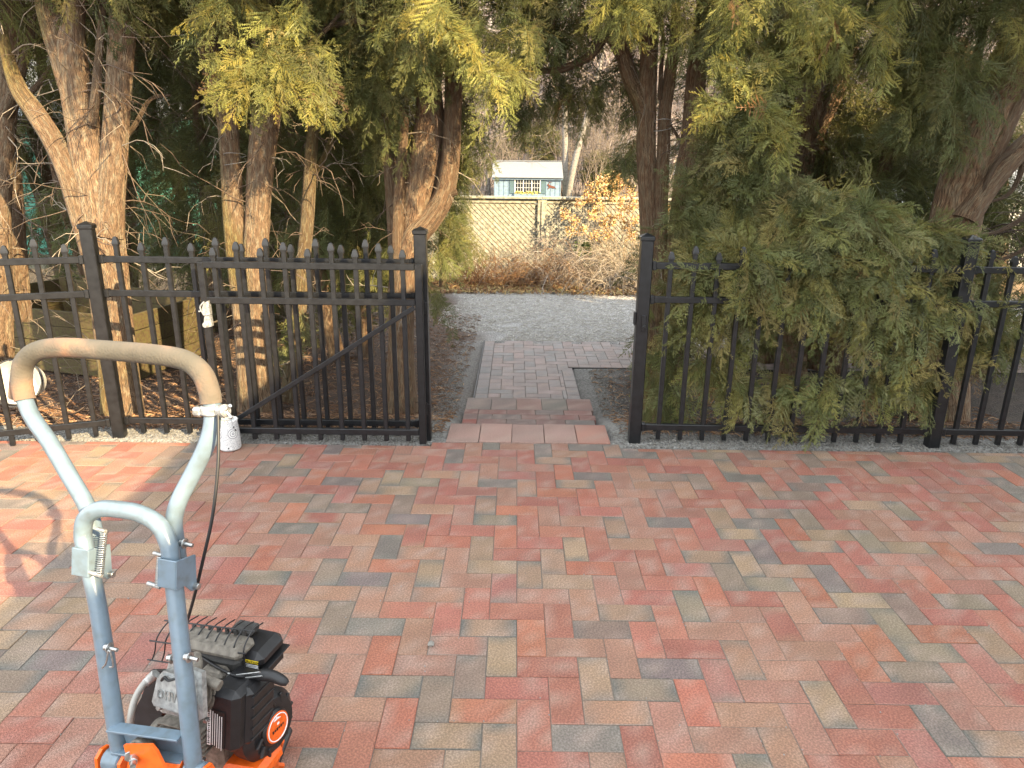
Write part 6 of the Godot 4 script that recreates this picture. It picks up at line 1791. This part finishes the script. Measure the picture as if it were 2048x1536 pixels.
func far_trees() -> void:
	rng.seed = 303
	# trunks by the shed
	for q in [["tall straight grey trunk right of the garden shed", [Vector4(2.535, -0.111, -38, 0.168), Vector4(2.486, 1.376, -38, 0.153), Vector4(2.382, 3.776, -38, 0.138), Vector4(2.252, 6.984, -38, 0.11), Vector4(2.115, 10.45, -38, 0.071)]], ["pale trunk leaning right beside the straight grey trunk", [Vector4(2.629, -0.087, -37.5, 0.179), Vector4(2.79, 1.14, -37.5, 0.164), Vector4(3.088, 2.581, -37.5, 0.15), Vector4(3.389, 3.758, -37.5, 0.136), Vector4(3.887, 5.818, -37.5, 0.097), Vector4(4.346, 8.24, -37.5, 0.06)]], ["thin pale trunk behind the left end of the shed", [Vector4(-1.463, -0.2, -39, 0.106), Vector4(-1.517, 1.326, -39, 0.105), Vector4(-1.597, 2.817, -39, 0.091), Vector4(-1.725, 5.696, -39, 0.063)]]]:
		var t := thing("bare_tree", q[0], "tree", Vector3.ZERO, 0.0, "leafless trees by the shed")
		var st := begin()
		col = Color(0.9, 0.88, 0.84)
		tube(st, smooth_path(q[1], 6), 10, 0.06)
		part("trunk", done(st), M.pale_bark, t)
		st = begin()
		for k in 9:
			var at: int = q[1].size() - 2 - k % 2
			var e: Vector4 = q[1][at].lerp(q[1][at + 1], rng.randf())
			col = Color(0.42, 0.34, 0.28)
			bare_tree(st, v3(e), Vector3(rnd(-1, 1), rnd(0.1, 0.9), rnd(-0.6, 0.6)).normalized(), rnd(1.0, 2.2), 0.04, 3)
		part("branches", done(st), M.twig, t).set_meta("kind", "stuff")
	# thickets of bare shoots either side of the shed
	for q in [["thicket of pale leafless shoots right of the shed", 2.2, 6.4, 120], ["pinkish leafless bush left of the shed", -2.6, 0.6, 90]]:
		var t := thing("bare_bush", q[0], "bush", Vector3.ZERO)
		var st := begin()
		for i in q[3]:
			col = [Color(0.27, 0.21, 0.16), Color(0.32, 0.26, 0.19), Color(0.22, 0.17, 0.135)][rng.randi() % 3]
			var zz := rnd(-41.0, -37.5)
			switch(st, Vector3(rnd(q[1], q[2]), -0.25, zz), Vector3(rnd(-0.3, 0.3), 1, rnd(-0.2, 0.2)).normalized(), rnd(2.2, 4.6), rnd(0.014, 0.03), -0.05, 2, 0.16)
		part("shoots", done(st), M.twig, t).set_meta("kind", "stuff")
	# evergreens near the shed
	for q in [["yellow green evergreen behind the shed roof", Vector4(1.416, 2.682, -42, 0.84), 130, 1], ["low olive hedge behind the shed's left end", Vector4(-0.699, 2.685, -43, 0.573), 60, 3], ["dark green evergreen right of the leaning trunk", Vector4(4.344, 1.256, -40, 0.7), 110, 1], ["dark evergreen crown high behind the shed", Vector4(2.296, 4.929, -50, 0.592), 60, 1], ["low dark shrub under the thicket right of the shed", Vector4(4.426, 0.661, -36, 0.341), 50, 0]]:
		var t := thing("far_evergreen", q[0], "evergreen", Vector3.ZERO, 0.0, "evergreens near the shed")
		var c: Vector4 = q[1]
		trunk(t, [[Vector4(c.x, -0.3 if c.z > -44.0 else 0.2, c.z, 0.09), Vector4(c.x, c.y, c.z, 0.06), Vector4(c.x, c.y + c.w * 0.8, c.z, 0.02)]], [])
		var w := []
		for i in q[2] * 6:
			var o := rvec()
			while o.length() > 1.0:
				o = rvec()
			var d := (o + Vector3(0, 0.5, 0.2) + rvec() * 0.4).normalized()
			var nv := (Vector3(0.2, 0.6, 0.7) + rvec() * 0.6).normalized()
			nv = (nv - d * nv.dot(d)).normalized()
			w.append(Transform3D(Basis(d, nv, d.cross(nv)).scaled(Vector3.ONE * rnd(0.9, 1.5)), v3(c) + o * c.w * Vector3(1, 1.15, 0.8)))
		many("crown", BOUGHS[0], M.leaf, t, w, LEAFY[q[3]] if q[3] != 3 else LEAFY[1])
	# the leafless wood on the rising ground behind
	var where := [[], [], []]
	for i in 320:
		var z := -46.0 - 62.0 * rng.randf()
		var x := rnd(-0.75, 0.75) * (-z) + rnd(-6, 6)
		var s := rnd(0.75, 1.25)
		where[i % 3].append(Transform3D(Basis(Vector3.UP, rnd(0, TAU)).scaled(Vector3.ONE * s), Vector3(x, land(x, z) - 0.2, z)))
	var wood := Node3D.new()
	wood.name = "bare_woodland"
	add_child(wood)
	wood.set_meta("kind", "stuff")
	wood.set_meta("label", "leafless pinkish brown wood on the rising ground far behind")
	for k in 3:
		var st := begin()
		col = Color(1, 1, 1)
		bare_tree(st, Vector3.ZERO, Vector3.UP, 4.4, 0.15, 6)
		for e in 16:
			switch(st, Vector3(rnd(-2.4, 2.4), 0, rnd(-2.4, 2.4)), Vector3(rnd(-0.3, 0.3), 1, rnd(-0.3, 0.3)).normalized(), rnd(1.5, 4.0), 0.02, 0.0, 2, 0.2)
		many("bare_trees", done(st), M.twig, wood, where[k], [Color(0.50, 0.41, 0.365), Color(0.56, 0.47, 0.42), Color(0.44, 0.35, 0.315), Color(0.6, 0.53, 0.48)])

func clapboard(parent: Node, m: Material, a: Vector3, b: Vector3, h: float, step: float) -> void:
	var n := int(h / step)
	var d := (b - a).normalized()
	var out := Vector3(-d.z, 0, d.x)
	for k in n:
		var st := begin()
		var y := Vector3(0, (k + 0.5) * step, 0)
		rbox(st, (a + b) * 0.5 + y + out * 0.01, Vector3(a.distance_to(b), step * 1.08, 0.018), 0.002, Basis(d, Vector3.UP, d.cross(Vector3.UP)) * Basis(Vector3(1, 0, 0), 0.07))
		part("clapboard", done(st), m, parent)

func buildings() -> void:
	# the house beside the patio: its eaves throw the patio into shade
	var t := thing("house", "white clapboard house beside the patio with low side wing", "house", Vector3.ZERO)
	part("wall", box_mesh(Vector3(12.0, 3.35, 9.2), 0.01, Vector3(9.0, 1.575, 3.85)), M.white, t)
	part("wing_wall", box_mesh(Vector3(5.0, 2.55, 1.9), 0.01, Vector3(5.55, 1.175, -1.74)), M.white, t)
	part("added_shade_wall", box_mesh(Vector3(6.4, 2.0, 4.0), 0.01, Vector3(9.4, 4.2, 1.3)), M.white, t)  # added unseen storey, shaped to shade the right cedar crown
	clapboard(t, M.white, Vector3(3.0, 0.0, 8.3), Vector3(3.0, 0.0, -0.7), 3.1, 0.13)
	clapboard(t, M.white, Vector3(3.05, 0.0, -0.8), Vector3(3.05, 0.0, -2.65), 2.4, 0.13)
	var st := begin()
	plate(st, [Vector3(2.75, 3.28, 8.8), Vector3(2.75, 3.28, -0.95), Vector3(9.0, 5.53, -0.95), Vector3(9.0, 5.53, 8.8)], Vector3(-2.25, 6.25, 0), 0.07)
	plate(st, [Vector3(15.3, 3.28, 8.8), Vector3(15.3, 3.28, -0.95), Vector3(9.0, 5.53, -0.95), Vector3(9.0, 5.53, 8.8)], Vector3(2.25, 6.3, 0), 0.07)
	plate(st, [Vector3(2.78, 2.56, -0.95), Vector3(2.78, 2.46, -2.86), Vector3(8.3, 2.46, -2.86), Vector3(8.3, 2.56, -0.95)], Vector3(0, 1, -0.05), 0.07)
	rbox(st, Vector3(9.4, 5.24, 1.3), Vector3(6.9, 0.1, 4.5), 0.01)  # flat roof of the added storey, there for its shade
	part("roof", done(st), M.roof, t)
	st = begin()
	plate(st, [Vector3(3.0, 3.2, -0.75), Vector3(9.0, 5.45, -0.75), Vector3(15.0, 3.2, -0.75)], Vector3(0, 0, 1), 0.1)
	part("gable", done(st), M.white, t)
	st = begin()
	rbox(st, Vector3(2.72, 3.22, 3.9), Vector3(0.05, 0.16, 9.8), 0.004)
	part("gutter", done(st), M.white, t)
	# white house far behind the right cedar
	var w0: Vector3 = Vector3(7.317, 1.349, -52)
	var h := thing("far_house", "white house wall far off, showing left of the right cedar", "house", Vector3.ZERO)
	part("wall", box_mesh(Vector3(6.0, 9.0, 5.0), 0.02, Vector3(w0.x + 3.0, 4.0, -54.5)), M.white, h)
	part("corner_board", box_mesh(Vector3(0.18, 9.0, 0.12), 0.01, Vector3(w0.x + 0.05, 4.0, -51.95)), M.white, h)
	st = begin()
	plate(st, [Vector3(w0.x - 0.4, 8.4, -51.5), Vector3(w0.x - 0.4, 10.6, -54.5), Vector3(w0.x + 6.4, 10.6, -54.5), Vector3(w0.x + 6.4, 8.4, -51.5)], Vector3(0, 3, 2.2), 0.12)
	part("roof", done(st), M.roof, h)
	# pale garage showing behind the right fence
	var g := thing("pale_garage", "pale blue white clapboard garage behind the far right fence panel", "garage", Vector3.ZERO)
	part("wall", box_mesh(Vector3(7.0, 1.5, 3.0), 0.01, Vector3(11.2, 0.42, -14.5)), M.white, g)
	clapboard(g, M.white, Vector3(7.7, -0.25, -12.98), Vector3(14.7, -0.25, -12.98), 1.45, 0.24)
	st = begin()
	plate(st, [Vector3(7.5, 1.15, -12.8), Vector3(7.5, 2.1, -14.5), Vector3(14.9, 2.1, -14.5), Vector3(14.9, 1.15, -12.8)], Vector3(0, 1.7, 0.95), 0.06)
	part("roof", done(st), M.shingle, g)
	# sunlit trunk before it
	var tr := thing("cedar_tree", "sunlit red brown trunk behind the leaning cedar's low twigs", "tree", Vector3.ZERO, 0.0, "cedars along the fence")
	trunk(tr, [[Vector4(5.893, -0.181, -8.6, 0.135), Vector4(5.74, 0.547, -8.6, 0.12), Vector4(5.606, 1.241, -8.6, 0.105), Vector4(5.512, 1.794, -8.6, 0.092), Vector4(5.411, 2.43, -8.6, 0.073), Vector4(5.251, 3.332, -8.6, 0.054)]], [])
	# green painted outbuilding glimpsed between the left stems
	var o := thing("green_outbuilding", "teal green outbuilding glimpsed between the left cedar stems", "outbuilding", Vector3.ZERO)
	part("wall", box_mesh(Vector3(5.2, 2.6, 3.0), 0.01, Vector3(-9.0, 1.05, -15.5)), M.teal, o)
	st = begin()
	plate(st, [Vector3(-11.9, 2.3, -13.7), Vector3(-11.9, 3.3, -15.5), Vector3(-6.1, 3.3, -15.5), Vector3(-6.1, 2.3, -13.7)], Vector3(0, 1.8, 1.3), 0.08)
	part("roof", done(st), M.shingle, o)
	for k in 6:
		part("batten", box_mesh(Vector3(0.06, 2.5, 0.04), 0.004, Vector3(-11.5 + k, 1.0, -13.98)), M.teal, o)

func _ready() -> void:
	var cam := Camera3D.new()
	cam.name = "camera"
	cam.position = Vector3(0, 1.5636, 0)
	cam.rotation = Vector3(-0.298, 0.0033, 0.0114)
	cam.fov = rad_to_deg(2.0 * atan(768.0 / 1422.4))
	cam.near = 0.05
	cam.far = 400.0
	add_child(cam)
	cam.current = true
	var env := Environment.new()
	env.background_mode = Environment.BG_SKY
	var sm := ProceduralSkyMaterial.new()
	sm.sky_top_color = Color(0.85, 0.875, 0.90)
	sm.sky_horizon_color = Color(0.97, 0.96, 0.94)
	sm.sky_curve = 0.16
	sm.ground_bottom_color = Color(0.30, 0.27, 0.24)
	sm.ground_horizon_color = Color(0.62, 0.60, 0.57)
	sm.energy_multiplier = 1.3
	sm.sun_angle_max = 1.0
	var sky := Sky.new()
	sky.sky_material = sm
	env.sky = sky
	env.ambient_light_source = Environment.AMBIENT_SOURCE_SKY
	env.tonemap_mode = Environment.TONE_MAPPER_LINEAR
	env.tonemap_exposure = 3.5
	env.sdfgi_enabled = true
	env.ssao_enabled = true
	env.ssil_enabled = true
	var we := WorldEnvironment.new()
	we.name = "environment"
	we.environment = env
	add_child(we)
	var sun := DirectionalLight3D.new()
	sun.name = "sun"
	sun.light_energy = 1.6
	sun.light_color = Color(1.0, 0.89, 0.70)
	sun.light_angular_distance = 0.5
	sun.shadow_enabled = true
	add_child(sun)
	sun.look_at_from_position(Vector3(5, 8, 5), Vector3(5, 8, 5) + SUN)

	wob.seed = 2
	wob.frequency = 0.01
	wob.fractal_octaves = 3
	materials()
	ground()
	patio(cam)
	walkway(cam)
	buildings()
	lattice_fence()
	garden_shed()
	cedars()
	back_trees()
	far_trees()
	brush()
	fences()
	compactor()
	small_things()
	loose_ground()
